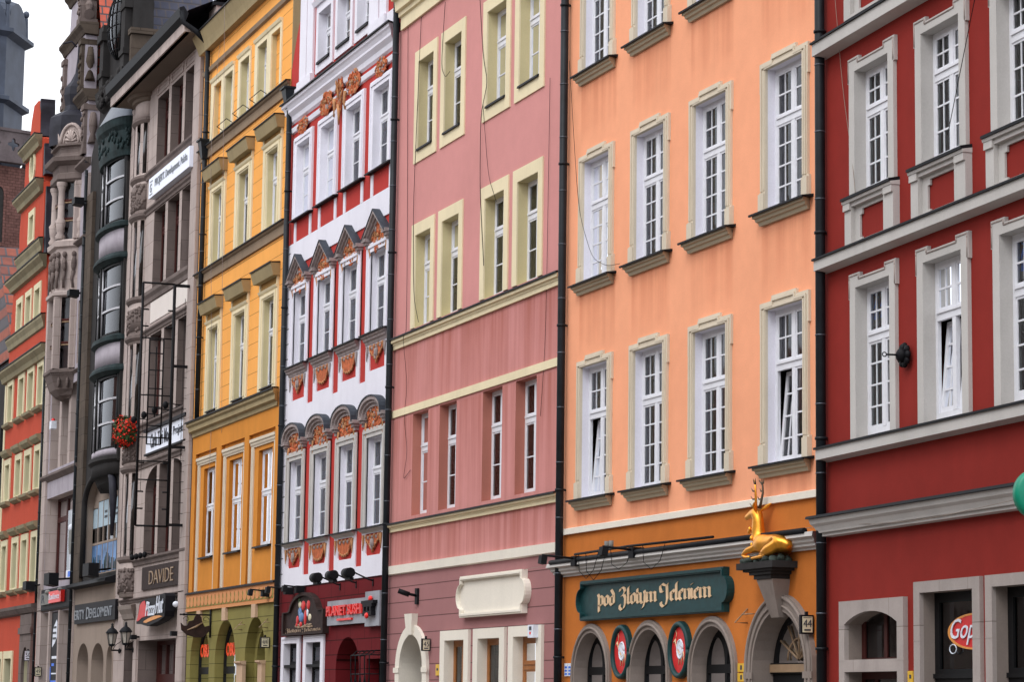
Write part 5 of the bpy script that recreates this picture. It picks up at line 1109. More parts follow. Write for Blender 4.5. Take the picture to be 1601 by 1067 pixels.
# ================================================================== B9  rust orange house with scrolled gable
def rusty():
    B = empty('rust_orange_gabled_house', label='rust orange house with cream windows, stacked cornices and a tall narrow scroll gable', cat='building', group='row of town houses')
    U0, U1 = -74.1, -64.25
    A = [(-73.2, -72.15), (-70.6, -69.5), (-68.45, -67.3), (-66.2, -65.2)]
    rs = [(5.9, 7.7), (9.6, 11.05), (12.85, 14.35)]
    D = [(-71.8, -70.75), (-69.7, -68.65), (-67.7, -66.6)]; rd = (16.5, 17.6); E_ = [(-69.65, -68.75)]; re = (19.9, 20.9)
    out = [(U0, 0), (U1, 0), (U1, 15.2), (-65.0, 15.3), (-65.2, 17.0), (-65.6, 18.6), (-66.4, 18.7), (-66.6, 19.6), (-66.5, 20.6), (-66.9, 21.9), (-67.3, 22.1), (-67.5, 23.8), (-68.2, 24.0), (-68.3, 25.0), (-68.8, 25.6), (-69.8, 25.6), (-70.3, 25.0), (-70.6, 24.0), (-71.3, 23.8), (-71.5, 22.1), (-71.9, 21.9), (-72.2, 20.6), (-72.0, 19.6), (-72.4, 18.7), (-73.0, 18.6), (-73.4, 17.0), (-73.6, 15.3), (U0, 15.2)]
    oval = [(-69.5+.42*math.cos(2*PI*k/20), 22.98+.55*math.sin(2*PI*k/20)) for k in range(20)]
    m = MB(); m.plate(out, [rect(a, b, *r) for r in rs for a, b in A]+[rect(a, b, *rd) for a, b in D]+[rect(a, b, *re) for a, b in E_]+[oval]+[arch(-67.0, -65.6, 0, 2.6, 3.5), rect(-73.8, -72.2, 0, 3.1), rect(-71.4, -69.8, 0, 3.1)], 0, .5, 0, 1, .2)
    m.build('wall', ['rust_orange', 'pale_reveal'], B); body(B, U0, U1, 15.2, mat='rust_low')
    def w(a, b, r, e=.24):
        f = window(B, a, b, r[0], r[1], .17, mull=False, zt=r[0]+(r[1]-r[0])*.65, t=.06, tth=.1, fm='pale_reveal', cur=('full', 'curtain')); m = MB(); m.plate(rect(a-e, b+e, r[0]-.1, r[1]+e), [rect(a, b, *r)], -.05, .05); m.build('surround', 'pale_cream', f); return f
    for ri, r in enumerate(rs):
        for a, b in A:
            f = w(a, b, r); s = MB(); s.prof([(0, r[0]-.08), (-.22, r[0]-.1), (-.2, r[0]-.2), (-.08, r[0]-.28), (0, r[0]-.3)], a-.3, b+.3, 0, 0); s.build('sill', 'drab', f)
            if ri < 2: s = MB(); s.prof([(0, r[1]+.62), (-.25, r[1]+.58), (-.22, r[1]+.45), (-.1, r[1]+.32), (0, r[1]+.3)], a-.3, b+.3, 0, 0); s.build('window_hood', 'drab', f)
    for a, b in D: w(a, b, rd)
    for a, b in E_: w(a, b, re)
    f = MB(); f.plate([(-69.5+(x+69.5)*1.5, 22.98+(z-22.98)*1.35) for x, z in oval], [oval], -.06, .06); f = f.build('oval_window', 'pale_cream', B); p = MB(); p.plate(oval, [], .18); p.build('pane', 'glass_dark', f)
    for z, a, b, p in ((14.95, U0-.1, U1-.0, .35), (16.25, -73.5, -65.3, .18), (18.65, -73.1, -65.5, .35), (19.45, -72.0, -66.5, .18), (21.9, -72.0, -66.9, .35), (23.85, -71.1, -67.6, .35)):
        m = MB(); m.prof([(0, z+.12), (-p, z+.08), (-p, z-.02), (-p*.55, z-.2), (-p*.4, z-.38), (0, z-.42)], a, b, 0, .6); m.build('cornice', 'drab', B)
        m = MB(); m.prof([(0, z+.17), (-p-.03, z+.13), (-p-.03, z+.08), (0, z+.121)], a, b, 0, .6); m.build('cornice_flashing', 'dark_metal', B)
    for u, z0, z1 in ((-65.1, 15.4, 18.3), (-66.4, 18.9, 21.6), (-67.2, 22.2, 23.5), (-68.5, 24.0, 25.6)):
        m = MB(); n = 10; Q = [(u-.05, z0), (u+.5, z0)]+[(u+.5-.38*math.sin(PI*.5*k/n)-.05*math.sin(PI*2*k/n), z0+(z1-z0)*k/n) for k in range(1, n)]+[(u+.16, z1), (u-.05, z1)]; m.plate(Q, [], .02, .58, 0, back=True); m.build('gable_side_scroll', 'darkcopper', B)
    for a, b in ((U0, U0+.35), (U1-.3, U1)): m = MB(); m.box(a, b, -.03, -.001, 5.2, 14.5); m.build('corner_quoin', 'pale_cream', B)
    m = MB(); m.prof([(0, 5.15), (-.3, 5.1), (-.28, 4.98), (-.15, 4.8), (0, 4.75)], U0, U1-.1, 0, 0); m.build('shop_cornice', 'stone', B)
    m = MB(); m.plate(rect(-67.6, -65.1, 0, 4.75), [arch(-67.0, -65.6, -.01, 2.6, 3.5)], -.12, .12).box(-67.7, -65.0, -.18, -.121, 4.0, 4.25); m.build('portal', 'stone', B)
    m = MB(); m.plate(arch(-67.0, -65.6, 0, 2.6, 3.5), [], .45); m.build('door', 'sign_brown', B)
    for a, b in ((-73.8, -72.2), (-71.4, -69.8)):
        f = window(B, a, b, .2, 3.1, .3, fm='black_frame', mull=False, name='shop_window', gm='glass_dark'); m = MB(); m.plate([(a-.25, 0), (a-.25, 3.4), (b+.25, 3.4), (b+.25, 0)], [rect(a, b, .1, 3.1)], -.06, .06); m.build('surround', 'pale_cream', f)
    m = MB(); m.quad((-64.6, .55, 15.2), (-64.6, 12, 15.2), (-69.5, 12, 24.6), (-69.5, .55, 24.6)); m.quad((-73.8, .55, 15.2), (-73.8, 12, 15.2), (-69.5, 12, 24.6), (-69.5, .55, 24.6)); m.build('roof', 'tile_red', B)
    return B
rusty()

# ================================================================== beyond: dark roofed house, church tower
B = empty('dark_tile_roofed_house', label='dark house at the far left edge with a patchy red tiled roof', cat='building', group='row of town houses')
m = MB(); m.plate(rect(-86, -75.2, 0, 16.0), [rect(-84+2.6*k, -82.8+2.6*k, 4+3.6*j, 6+3.6*j) for k in range(4) for j in range(3)], .6, 0, 0, 0, .2); m.build('wall', 'soot', B)
m = MB(); m.box(-86, -75.2, .85, .9, .2, 15.8); m.build('window_glazing', 'glass_dark', B)
m = MB(); m.quad((-86, 10, 0), (-75.2, 10, 0), (-75.2, 10, 16), (-86, 10, 16)).quad((-75.2, .62, 0), (-75.2, 10, 0), (-75.2, 10, 16), (-75.2, .62, 16)).quad((-86, .62, 0), (-86, 10, 0), (-86, 10, 16), (-86, .62, 16)); m.build('rear_walls', 'soot', B)
m = MB(); m.quad((-75.0, .4, 16.0), (-75.0, 10.2, 16.0), (-80.5, 10.2, 21.5), (-80.5, .4, 21.5)).quad((-86.2, .4, 16.0), (-86.2, 10.2, 16.0), (-80.5, 10.2, 21.5), (-80.5, .4, 21.5)).add([(-75, .5, 16), (-86, .5, 16), (-80.5, .5, 21.4)], [(0, 1, 2)]); m.build('roof', 'tile_mix', B)

def tower():
    B = empty('church_tower', (-231.5, 18.5, 0), R(16), label='massive brick church tower with stone gallery and blue-grey metal crown against the sky', cat='tower')
    m = MB(); h = 8.3
    m.box(-h, h, -h, h, 0, 54.8)
    for z in (20, 34.5, 45): m.box(-h-.3, h+.3, -h-.3, h+.3, z, z+.5, 1)
    m.build('shaft', ['tower_brick', 'tower_stone'], B)
    m = MB()
    for s in range(4):
        for j, (z0, z1) in enumerate(((22, 33), (36, 43.5), (46.5, 53))):
            for k in range(4):
                x = -6.0+4.0*k; P = arch(x-.7, x+.7, z0, z1-1, z1, 10); q = MB(); q.plate(P, [arch(x-.45, x+.45, z0+.4, z1-1.2, z1-.4, 10)], -h-.12, .12, 0); q.plate(arch(x-.45, x+.45, z0+.4, z1-1.2, z1-.4, 10), [], -h-.02, .02, 1)
                a = s*PI/2; q.move(lambda v: Vector((v.x*math.cos(a)-v.y*math.sin(a), v.x*math.sin(a)+v.y*math.cos(a), v.z))); b = len(m.v); m.v += q.v; m.f += [tuple(i+b for i in f) for f in q.f]; m.m += q.m; m.sm += q.sm
    m.build('blind_arcades', ['tower_brick', 'soot'], B)
    m = MB()
    for s in range(4):
        q = MB(); H = []
        for k in range(8):
            x = -7.2+2.06*k; H.append([(x+.5*(1+.35*math.cos(4*t))*math.cos(t), 57.0+.5*(1+.35*math.cos(4*t))*math.sin(t)) for t in [2*PI*i/24 for i in range(24)]])
        q.plate(rect(-h-.5, h+.5, 55.6, 58.3), H, -h-.5, .35, 0, back=True); q.box(-h-.7, h+.7, -h-.7, -h+.1, 55.1, 55.6).box(-h-.65, h+.65, -h-.65, -h-.1, 58.3, 58.6)
        a = s*PI/2; q.move(lambda v: Vector((v.x*math.cos(a)-v.y*math.sin(a), v.x*math.sin(a)+v.y*math.cos(a), v.z))); b = len(m.v); m.v += q.v; m.f += [tuple(i+b for i in f) for f in q.f]; m.m += q.m; m.sm += q.sm
    m.build('gallery', 'tower_stone', B)
    m = MB(); m.lathe(0, 0, [(7.3, 54.8), (7.3, 61.6), (8.0, 61.9), (8.0, 62.3), (7.3, 62.5), (7.3, 68.6), (8.2, 69.0), (8.2, 69.4), (7.4, 69.6), (7.4, 70)], 8, 0, a0=PI/8, a1=PI/8+2*PI, smooth=False); m.build('octagon_drum', 'tower_slate', B)
    m = MB()
    for k in range(8):
        a = PI/4*k; c, s = math.cos(a), math.sin(a); n = 10
        for (rad, off) in ((2.75, 6.9),):
            P = [(rad*math.cos(PI*i/n), 69.5+3.3*math.sin(PI*i/n)) for i in range(n+1)]
            vs = [(off*c-p*s, off*s+p*c, z) for p, z in P]+[(0-p*.2*s, 0+p*.2*c, z+2.5) for p, z in P]
            m.add(vs, [tuple(range(n+1))]+[(i, i+1, n+2+i, n+1+i) for i in range(n)])
        m.blob((7.3*math.cos(a+PI/8), 7.3*math.sin(a+PI/8), 72.4), (.35, .35, .4)); m.lathe(7.3*math.cos(a+PI/8), 7.3*math.sin(a+PI/8), [(.3, 69.5), (.2, 72.0)], 6)
    m.lathe(0, 0, [(6.0, 69), (5.5, 73), (4, 77), (2.5, 80), (2, 86), (.2, 92)], 8, smooth=False); m.build('domed_crown', 'tower_slate', B)
tower()
# ================================================================== downpipes (fixed to the houses)
def pipe(par, u, y, z1, r=.075, z0=0, hopper=None, name='downpipe', col='pipe'):
    m = MB(); m.tube([(u, y, z0), (u, y, z1)], r, 12)
    z = z0+.9
    k = 0
    while z < z1:
        m.tube([(u, y, z), (u, y, z+.018)], r+.006, 12, 1)
        if k % 3 == 1: m.tube([(u, y, z+.5), (u, y, z+.54)], r+.016, 12, 0); m.box(u-.012, u+.012, y, 0, z+.5, z+.54)
        z += 1.02; k += 1
    if hopper:
        z = hopper; s = r+.02; t = .2
        m.add([(u-s, y-s, z), (u+s, y-s, z), (u+s, y+s, z), (u-s, y+s, z), (u-t, y-t*.9, z+.52), (u+t, y-t*.9, z+.52), (u+t, y+t*.5, z+.52), (u-t, y+t*.5, z+.52)], [(0, 1, 2, 3), (4, 5, 6, 7), (0, 1, 5, 4), (1, 2, 6, 5), (2, 3, 7, 6), (3, 0, 4, 7)])
        m.box(u-t-.03, u+t+.03, y-t-.02, y+t*.5, z+.52, z+.57)
    return m.build(name, [col, 'zinc'], par)
O = bpy.data.objects
pipe(O['peach_townhouse'], .42, -.12, 18.4); pipe(O['pink_townhouse'], -10.03, -.12, 17.6)
pipe(O['pink_townhouse'], -20.55, -.12, 17.5); pipe(O['yellow_townhouse'], -29.6, -.12, 16.9, hopper=16.85)
pipe(O['grey_stone_commercial_house'], -38.95, -.12, 21.0, z0=9.6, hopper=17.35)
pipe(O['ornate_grey_gabled_house'], -57.2, -.14, 20.5, r=.06); pipe(O['rust_orange_gabled_house'], -64.4, -.1, 14.8, r=.05)

# ================================================================== golden stag over the portal
def stag():
    T = empty('stag_statue', (-1.2, 0, 3.64), label='gilded reclining stag with dark antlers on a rocky plinth above the arched portal', cat='statue')
    off = Vector((1.2, 0, -3.64))
    V = []; E2 = []; Rr = []
    def chain(pts, start=None):
        prev = start
        for (x, y, z, r, *q) in pts:
            x = -1.05+(x+1.1)*1.17; r *= 1.14; q = [v*1.14 for v in q]
            V.append((x, y, z)); Rr.append((r, q[0] if q else r)); i = len(V)-1
            if prev is not None: E2.append((prev, i))
            prev = i
        return prev
    chain([(-.80, -.2, 4.02, .165, .17), (-.98, -.2, 4.03, .165, .175), (-1.16, -.2, 4.03, .16, .17), (-1.34, -.2, 4.04, .15, .165), (-1.47, -.2, 4.1, .115, .14), (-1.50, -.2, 4.22, .10, .12), (-1.50, -.2, 4.34, .085, .105), (-1.50, -.2, 4.45, .078, .095), (-1.54, -.2, 4.535, .082, .088), (-1.64, -.2, 4.53, .07, .075), (-1.75, -.2, 4.50, .05, .052), (-1.85, -.2, 4.475, .042, .042)])
    for s in (-1, 1):
        y = -.2+s*.1
        chain([(-1.42, y, 3.98, .07), (-1.58, y+s*.03, 3.93, .045), (-1.69, y+s*.04, 3.885, .034), (-1.55, y+s*.04, 3.855, .026), (-1.42, y+s*.04, 3.85, .024)] if s > 0 else [(-1.42, y, 3.98, .07), (-1.6, y-.03, 3.95, .045), (-1.72, y-.03, 3.89, .034), (-1.62, y-.04, 3.855, .026), (-1.5, y-.04, 3.85, .026)], 3)
        chain([(-.76, y, 3.98, .11), (-.98, y+s*.05, 3.92, .075), (-1.1, y+s*.06, 3.87, .045), (-.98, y+s*.07, 3.845, .03), (-1.2, y+s*.08, 3.83, .024), (-1.38, y+s*.08, 3.82, .022)], 0)
    chain([(-.64, -.2, 4.02, .1), (-.60, -.2, 3.95, .06)], 0)
    me = bpy.data.meshes.new('body'); me.from_pydata([Vector(v)+off for v in V], E2, [])
    o = bpy.data.objects.new('body', me); COL.objects.link(o)
    sk = o.modifiers.new('skin', 'SKIN'); sk.use_smooth_shade = True; sk.branch_smoothing = .6
    for i, r in enumerate(Rr): me.skin_vertices[0].data[i].radius = r
    me.skin_vertices[0].data[0].use_root = True
    sb = o.modifiers.new('sub', 'SUBSURF'); sb.levels = 2; sb.render_levels = 2
    dg = bpy.context.evaluated_depsgraph_get(); me2 = bpy.data.meshes.new_from_object(o.evaluated_get(dg)); o.modifiers.clear(); o.data = me2; me2.materials.clear(); me2.materials.append(M['gold'])
    bm = bmesh.new(); bm.from_mesh(me2)
    r = random.Random(1); ex = MB()
    for s in (-1, 1):   # ears, brow, hoof tips and the shaggy throat
        ex.tube([(-1.52, -.2+s*.05, 4.57), (-1.44, -.2+s*.11, 4.63), (-1.36, -.2+s*.15, 4.68)], [.02, .034, .004], 8)
        ex.blob((-1.62, -.2+s*.042, 4.555), (.016, .012, .012))
    for k in range(34): ex.blob((-1.6+r.uniform(-.03, .07), -.2+r.uniform(-.1, .1), r.uniform(3.98, 4.34)), (.022, .022, .042), 0, 6, 4, r.uniform(-.4, .4))
    ex.v = [(-1.05+(v[0]+1.1)*1.1, v[1], v[2]) for v in ex.v]
    b = [bm.verts.new(Vector(v)+off) for v in ex.v]
    for f in ex.f:
        try: q = bm.faces.new([b[i] for i in f]); q.smooth = True
        except ValueError: pass
    bm.to_mesh(me2); bm.free(); o.parent = T
    m = MB()
    for s in (-1, 1):
        y = -.2+s*.025; q = 0 if s < 0 else .05
        B0 = [(-1.53+q*.3, y, 4.6), (-1.52+q, y+s*.01, 4.72), (-1.50+q, y+s*.025, 4.84), (-1.51+q, y+s*.025, 4.95), (-1.57+q*.4, y+s*.01, 5.03)]
        m.tube(B0, [.022, .021, .018, .014, .007], 8, 0 if s > 0 else 1)
        for (i, dx, dz, L) in ((0, -1, .3, .22), (1, -1, .28, .17), (2, -1, .35, .14), (3, -.6, .9, .09), (3, .3, 1, .08)):
            p = B0[i]; n = math.hypot(dx, dz); m.tube([(p[0], p[1], p[2]+.02), (p[0]+dx/n*L*.6, p[1]+s*.005, p[2]+.01+dz/n*L*.3), (p[0]+dx/n*L, p[1]+s*.01, p[2]+dz/n*L+.03)], [.014, .012, .003], 6, 0)
    m.v = [tuple(Vector(v)+off) for v in m.v]; m.build('antlers', ['antler', 'gold'], T)
    m = MB()
    for k in range(70): m.blob((r.uniform(-1.72, -.66), r.uniform(-.38, -.04), r.uniform(3.76, 3.80)), (r.uniform(.05, .1), r.uniform(.04, .08), r.uniform(.03, .055)), 0, 7, 5, r.random()*3)
    m.v = [tuple(Vector(v)+off) for v in m.v]; m.build('rock_base', 'rock', T)
    m = MB(); m.box(-1.83, -.58, -.42, -.0, 3.66, 3.76).box(-1.68, -.68, -.38, 0, 3.62, 3.659).box(-1.52, -.78, -.35, 0, 3.57, 3.619).box(-1.42, -.84, -.32, 0, 3.505, 3.569)
    m.v = [tuple(Vector(v)+off) for v in m.v]; m.build('plinth', 'soot', T)
stag()

# ================================================================== signs
def sign(name, label, u, z, cat='sign', group=None, y=0.0, par=None): return empty(name, (u, y, z), label=label, cat=cat, group=group)
def fit(T, mb, name, mats):
    l = T.location; mb.v = [(v[0]-l.x, v[1]-l.y, v[2]-l.z) for v in mb.v]; return mb.build(name, mats, T)

T = sign('shop_sign', 'long dark green signboard reading pod Zlotym Jeleniem in buff black-letter', -6, 3.42)
a, b, z0, z1 = -8.99, -2.96, 3.07, 3.78; zc = (z0+z1)/2
def gs(e):
    L = [(a+e, z0+e), (b-e, z0+e), (b-e, zc-.23)]+[(b-e*.6+.19*math.cos(t), zc+.21*math.sin(t)) for t in [PI*(-.5+k/10) for k in range(11)]]+[(b-e, zc+.23), (b-e, z1-e), (a+e, z1-e), (a+e, zc+.23)]
    return L+[(a+e*.6-.19*math.cos(t), zc+.21*math.sin(t)) for t in [PI*(.5-k/10) for k in range(11)]]+[(a+e, zc-.23)]
m = MB(); m.plate(gs(.07), [], -.05, .04); fit(T, m, 'board', 'green_sign')
m = MB(); m.plate(gs(0), [gs(.075)], -.11, .11).plate(gs(.02), [gs(.055)], -.13, .02); fit(T, m, 'moulded_frame', 'green_sign')
m = MB(); blackletter(m, 'pod ZLotym Jeleniem', -8.28, -3.55, 3.30, .205, -.051, .012); fit(T, m, 'lettering', 'letter_buff')

for i, (c, lb) in enumerate(((-7.2, 'red oval sign in green frame between the left and middle arched windows'), (-4.75, 'red oval sign in green frame between the middle and right arched windows'))):
    T = sign('oval_sign', lb, c, 2.5, group='oval red emblem signs')
    E1 = lambda k: [(c+.40*k*math.cos(2*PI*j/36), 2.5+.47*k*math.sin(2*PI*j/36)) for j in range(36)]
    m = MB(); m.plate(E1(.86), [], -.05, .03); fit(T, m, 'face', 'sign_red')
    m = MB(); m.plate(E1(1), [E1(.8)], -.06, .06); m.tube([(x, -.07, z) for x, z in E1(.9)+E1(.9)[:1]], .045, 8); fit(T, m, 'frame', 'green_sign')
    m = MB(); text_mb('S', c-.07, c+.1, 2.38, 2.64, -.053, .01, 0, .06, mb=m); m.tube([(c+.02+.11*math.cos(2*PI*j/20), -.055, 2.51+.15*math.sin(2*PI*j/20)) for j in range(21)], .02, 5, 0)
    m.tube([(c-.17, -.056, 2.68), (c-.15, -.056, 2.6), (c-.1, -.056, 2.52), (c+.02, -.056, 2.42), (c+.16, -.056, 2.46), (c+.17, -.056, 2.3)], .012, 5, 1); m.tube([(c-.17, -.056, 2.66), (c-.22, -.056, 2.62)], .016, 5, 1); m.tube([(c-.14, -.056, 2.68), (c-.12, -.056, 2.76), (c-.15, -.056, 2.82)], .006, 4, 1); m.tube([(c-.02, -.056, 2.42), (c-.03, -.056, 2.26)], .008, 4, 1); m.tube([(c+.08, -.056, 2.42), (c+.07, -.056, 2.26)], .008, 4, 1); fit(T, m, 'emblem', ['letter_white', 'letter_buff'])

def plate_sign(u, z0, z1, w, txt, label, y0=-.02, face='sign_cream'):
    """house number box standing out from the wall, lettered on the face towards the street end"""
    T = sign('house_number_sign', label, u, z0); m = MB(); m.box(u-.06, u, y0-w, y0, z0, z1); m.box(u-.05, u-.01, y0-w*.6, y0-w*.4, z1, z1+.05)
    fit(T, m, 'box', 'sign_black')
    m = MB(); m.box(u+.0005, u+.006, y0-w+.025, y0-.025, z0+.025, z1-.025); fit(T, m, 'face', face)
    m = MB(); text_mb(txt, 0, 1, 0, 1, 0, .006, 0, .0, mb=m); m.v = [(u+.0065+(-v[1]), y0-w+w*.18+v[0]*w*.64, z0+(z1-z0)*(.36+.4*v[2])) for v in m.v]
    m.box(u+.0065, u+.009, y0-w*.75, y0-w*.25, z0+(z1-z0)*.17, z0+(z1-z0)*.26).box(u+.0065, u+.009, y0-w*.82, y0-w*.18, z0+(z1-z0)*.84, z0+(z1-z0)*.87); fit(T, m, 'numerals', 'letter_dark')
plate_sign(-.02, 2.66, 2.94, .21, '44', 'black framed house number 44 beside the stone portal of the orange ground floor')
plate_sign(-17.62, 2.66, 2.92, .19, '45', 'black framed house number 45 beside the cream arched door')
plate_sign(-30.55, 2.92, 3.2, .24, '46/47', 'black framed double house number on the olive green shop wall')
plate_sign(-63.1, 2.35, 2.7, .25, '49', 'small black house number box low on the grey gabled house')
plate_sign(-65.25, 2.95, 3.35, .3, '50', 'white house number plate beside the dark pointed portal of the rust orange house', face='letter_white')

# tavern board
T = sign('tavern_sign', 'brown arched wooden tavern board painted with a figure in red and blue', -27.1, 3.2)
P = [(-28.95, 3.19), (-25.27, 3.19), (-25.27, 3.77), (-25.75, 3.77)]+[(-27.1+1.25*math.cos(t), 3.72+.5*math.sin(t)) for t in [PI*k/14 for k in range(1, 14)]]+[(-28.45, 3.77), (-28.95, 3.77)]
cx, cz = -27.1, 3.6; I = [(cx+(x-cx)*.93, cz+(z-cz)*.87) for x, z in P]
m = MB(); m.plate(P, [I], -.16, .16).plate(I, [], -.1); fit(T, m, 'board', 'sign_brown')
m = MB()
for (x, z, rx, rz, mt) in ((-27.55, 4.03, .1, .07, 2), (-27.5, 3.93, .13, .09, 4), (-27.2, 3.9, .2, .12, 0), (-26.75, 3.9, .16, .12, 0), (-27.5, 3.75, .17, .12, 1), (-27.35, 3.62, .25, .12, 1), (-27.0, 3.6, .12, .2, 0), (-26.8, 3.72, .08, .1, 3), (-27.7, 3.55, .12, .12, 0), (-26.6, 3.6, .14, .09, 4), (-27.4, 3.44, .13, .07, 0), (-27.75, 3.44, .1, .05, 0), (-27.45, 3.72, .03, .1, 3)): m.blob((x, -.1, z), (rx, .02, rz), mt, 8, 5)
r = random.Random(4)
for k in range(30): m.blob((r.uniform(-27.9, -26.4), -.1, r.uniform(3.36, 3.44)), (.09, .02, .025), 5, 5, 4)
fit(T, m, 'painted_figure', ['sign_red', 'blue_dim', 'leaf', 'letter_white', 'sign_cream', 'letter_brass'])
m = MB(); blackletter(m, 'Zlotym Jeleniem', -28.75, -25.5, 3.26, .07, -.101, .006); fit(T, m, 'lettering', 'letter_brass')

# sushi restaurant panel
T = sign('restaurant_sign', 'grey panel with bright red raised letters PLANET SUSHI and a black oriental emblem', -23, 3.4)
m = MB(); m.box(-25.1, -21.98, -.1, -.0, 3.36, 3.93).box(-21.979, -20.9, -.13, 0, 3.27, 4.05); fit(T, m, 'panel', 'sign_grey')
m = MB(); text_mb('PLANET SUSHI', -25.0, -22.15, 3.57, 3.81, -.115, .05, 0, .03, mb=m); m.box(-24.15, -23.0, -.15, -.101, 3.45, 3.5); fit(T, m, 'raised_letters', 'neon_red')
m = MB(); u = -21.5; m.box(u-.32, u+.34, -.24, -.131, 3.5, 3.6).box(u-.3, u-.2, -.24, -.131, 3.601, 3.7).box(u+.2, u+.3, -.24, -.131, 3.601, 3.7).box(u-.05, u+.05, -.24, -.131, 3.601, 3.7).box(u-.34, u+.36, -.24, -.131, 3.701, 3.77).box(u-.44, u+.46, -.24, -.131, 3.771, 3.84); m.blob((u, -.16, 3.88), (.13, .04, .07), 1, 12, 6); m.blob((u, -.24, 3.5), (.12, .04, .07), 1, 12, 6); fit(T, m, 'emblem', ['sign_black', 'neon_red'])

# shoe shop letters in the two arched windows
for c, lb in ((-38.2, 'left orange-red OBUWIE lettering behind an arched shop window'), (-35.2, 'right orange-red OBUWIE lettering behind an arched shop window')):
    T = sign('window_lettering', lb, c, 2.8, y=.24, group='orange-red shoe shop letterings')
    m = text_mb('OBUWIE', c-.9, c+.98, 2.78, 3.15, .245, .01, 0, .03); fit(T, m, 'letters', 'orange_red')
# hanging shoe-maker's sign on a bracket (stands out from the wall)
T = sign('hanging_sign', 'dark wrought iron bracket with hanging metal shop sign on the olive green wall', -36.9, 3.9)
u = -36.9; m = MB(); m.tube([(u, -.04, 3.3), (u, -.04, 4.1)], .03, 6).tube([(u, -.04, 3.93), (u, -.92, 3.93)], .022, 6); m.blob((u, -.8, 3.93), (.03, .05, .035)); m.blob((u, -.04, 4.12), (.02, .02, .06))
for y0, s in ((-.18, 1), (-.72, -1)): m.tube([(u, y0+s*.1*math.cos(t)*(1-t/8), 3.8+.09*math.sin(t)*(1-t/8)) for t in [k*.5 for k in range(12)]], .008, 5)
fit(T, m, 'bracket', 'black')
Q = [(-.88, 3.7), (-.86, 3.5), (-.7, 3.36), (-.45, 3.3), (-.25, 3.3), (-.12, 3.42), (-.05, 3.5), (-.06, 3.64), (-.2, 3.6), (-.28, 3.74), (-.3, 3.86), (-.36, 3.92), (-.48, 3.9), (-.52, 3.78), (-.66, 3.74), (-.7, 3.62), (-.8, 3.62)]
m = MB(); m.plate([(y, z) for y, z in Q], [], 0, .06, back=True); m.v = [(u-.03+v[1], v[0], v[2]) for v in m.v]; m.tube([(u+.035, -.7, 3.5), (u+.04, -.45, 3.6), (u+.035, -.25, 3.72)], [.01, .03, .01], 6, 1); fit(T, m, 'sign_plate', ['sign_brown', 'letter_brass'])

# pizza restaurant sign
T = sign('pizza_sign', 'thick black sign with a red hat shape, white script lettering and an orange stroke', -43, 4.2)
P = [(-44.86, 3.86), (-44.87, 3.94), (-44.71, 4.06), (-44.51, 4.45), (-44.32, 4.53), (-43.87, 4.58), (-43.12, 4.6), (-42.53, 4.59), (-41.95, 4.52), (-41.86, 4.64), (-41.1, 4.69), (-40.95, 4.6), (-40.98, 4.15), (-41.05, 4.0), (-41.75, 3.88), (-42.42, 3.83), (-43.3, 3.76), (-43.8, 3.8), (-44.3, 3.85)]
m = MB(); m.plate(P[::-1], [], -.42, .3); m.blob((-44.9, -.15, 4.25), (.08, .1, .09), 1, 10, 6); m.blob((-40.75, -.15, 4.35), (.08, .1, .09), 1, 10, 6); fit(T, m, 'backing', ['sign_black', 'letter_white'])
m = MB(); m.plate([(-44.78, 3.94), (-44.5, 3.95), (-44.1, 4.03), (-43.6, 4.06), (-43.05, 4.07), (-43.3, 4.2), (-43.51, 4.33), (-43.77, 4.54), (-44.05, 4.52), (-44.37, 4.44), (-44.55, 4.15)], [], -.435, .014); fit(T, m, 'hat_shape', 'sign_red')
m = text_mb('Pizza', -43.5, -42.2, 4.06, 4.5, -.44, .02, 0, .01, .35); text_mb('Hut', -42.1, -41.1, 4.1, 4.62, -.44, .02, 0, .01, .35, mb=m); fit(T, m, 'lettering', 'letter_white')
m = MB(); m.plate([(-43.83, 3.89), (-43.47, 3.86), (-42.73, 3.91), (-41.97, 3.96), (-41.25, 4.0), (-41.69, 4.045), (-42.36, 4.045), (-43.14, 3.99), (-43.7, 3.93)], [], -.435, .014); fit(T, m, 'stroke', 'sign_orange')
for k, (u, lb) in enumerate(((-46.3, 'small black floodlight left above the grey house shop doors'), (-40.75, 'small black floodlight at the right corner of the grey house shop doors'))):
    o = MB(); o.box(u-.1, u+.1, -.28, -.1, 3.42, 3.56).tube([(u, -.1, 3.5), (u, 0, 3.5)], .03, 6); T = sign('floodlight', lb, u, 3.4, cat='floodlight', group='small wall floodlights'); fit(T, o, 'housing', 'black')

T = sign('shop_nameboard', 'dark brown nameboard with thin brass letters DAVIDE', -43.3, 5.3)
m = MB(); m.box(-46.0, -40.6, -.05, 0, 4.94, 5.65); fit(T, m, 'board', 'sign_brown'); m = text_mb('DAVIDE', -44.9, -41.6, 5.08, 5.5, -.055, .02, 0, -.01); fit(T, m, 'lettering', 'letter_brass')
T = sign('developer_nameboard', 'black nameboard with silver capitals ending in DEVELOPMENT', -53, 4.4)
m = MB(); m.box(-56.5, -49.6, -.12, -.025, 4.13, 4.8); fit(T, m, 'board', 'sign_black'); m = text_mb('ERITY', -56.4, -54.6, 4.27, 4.6, -.125, .02, 0, .01); text_mb('D', -54.3, -53.75, 4.25, 4.66, -.125, .02, 0, .01, mb=m); text_mb('EVELOPMENT', -53.7, -50.0, 4.27, 4.6, -.125, .02, 0, .01, mb=m); fit(T, m, 'lettering', 'letter_grey')
T = sign('white_nameboard', 'long white nameboard with grey lettering between two storeys of the grey stone house', -43.2, 17.8)
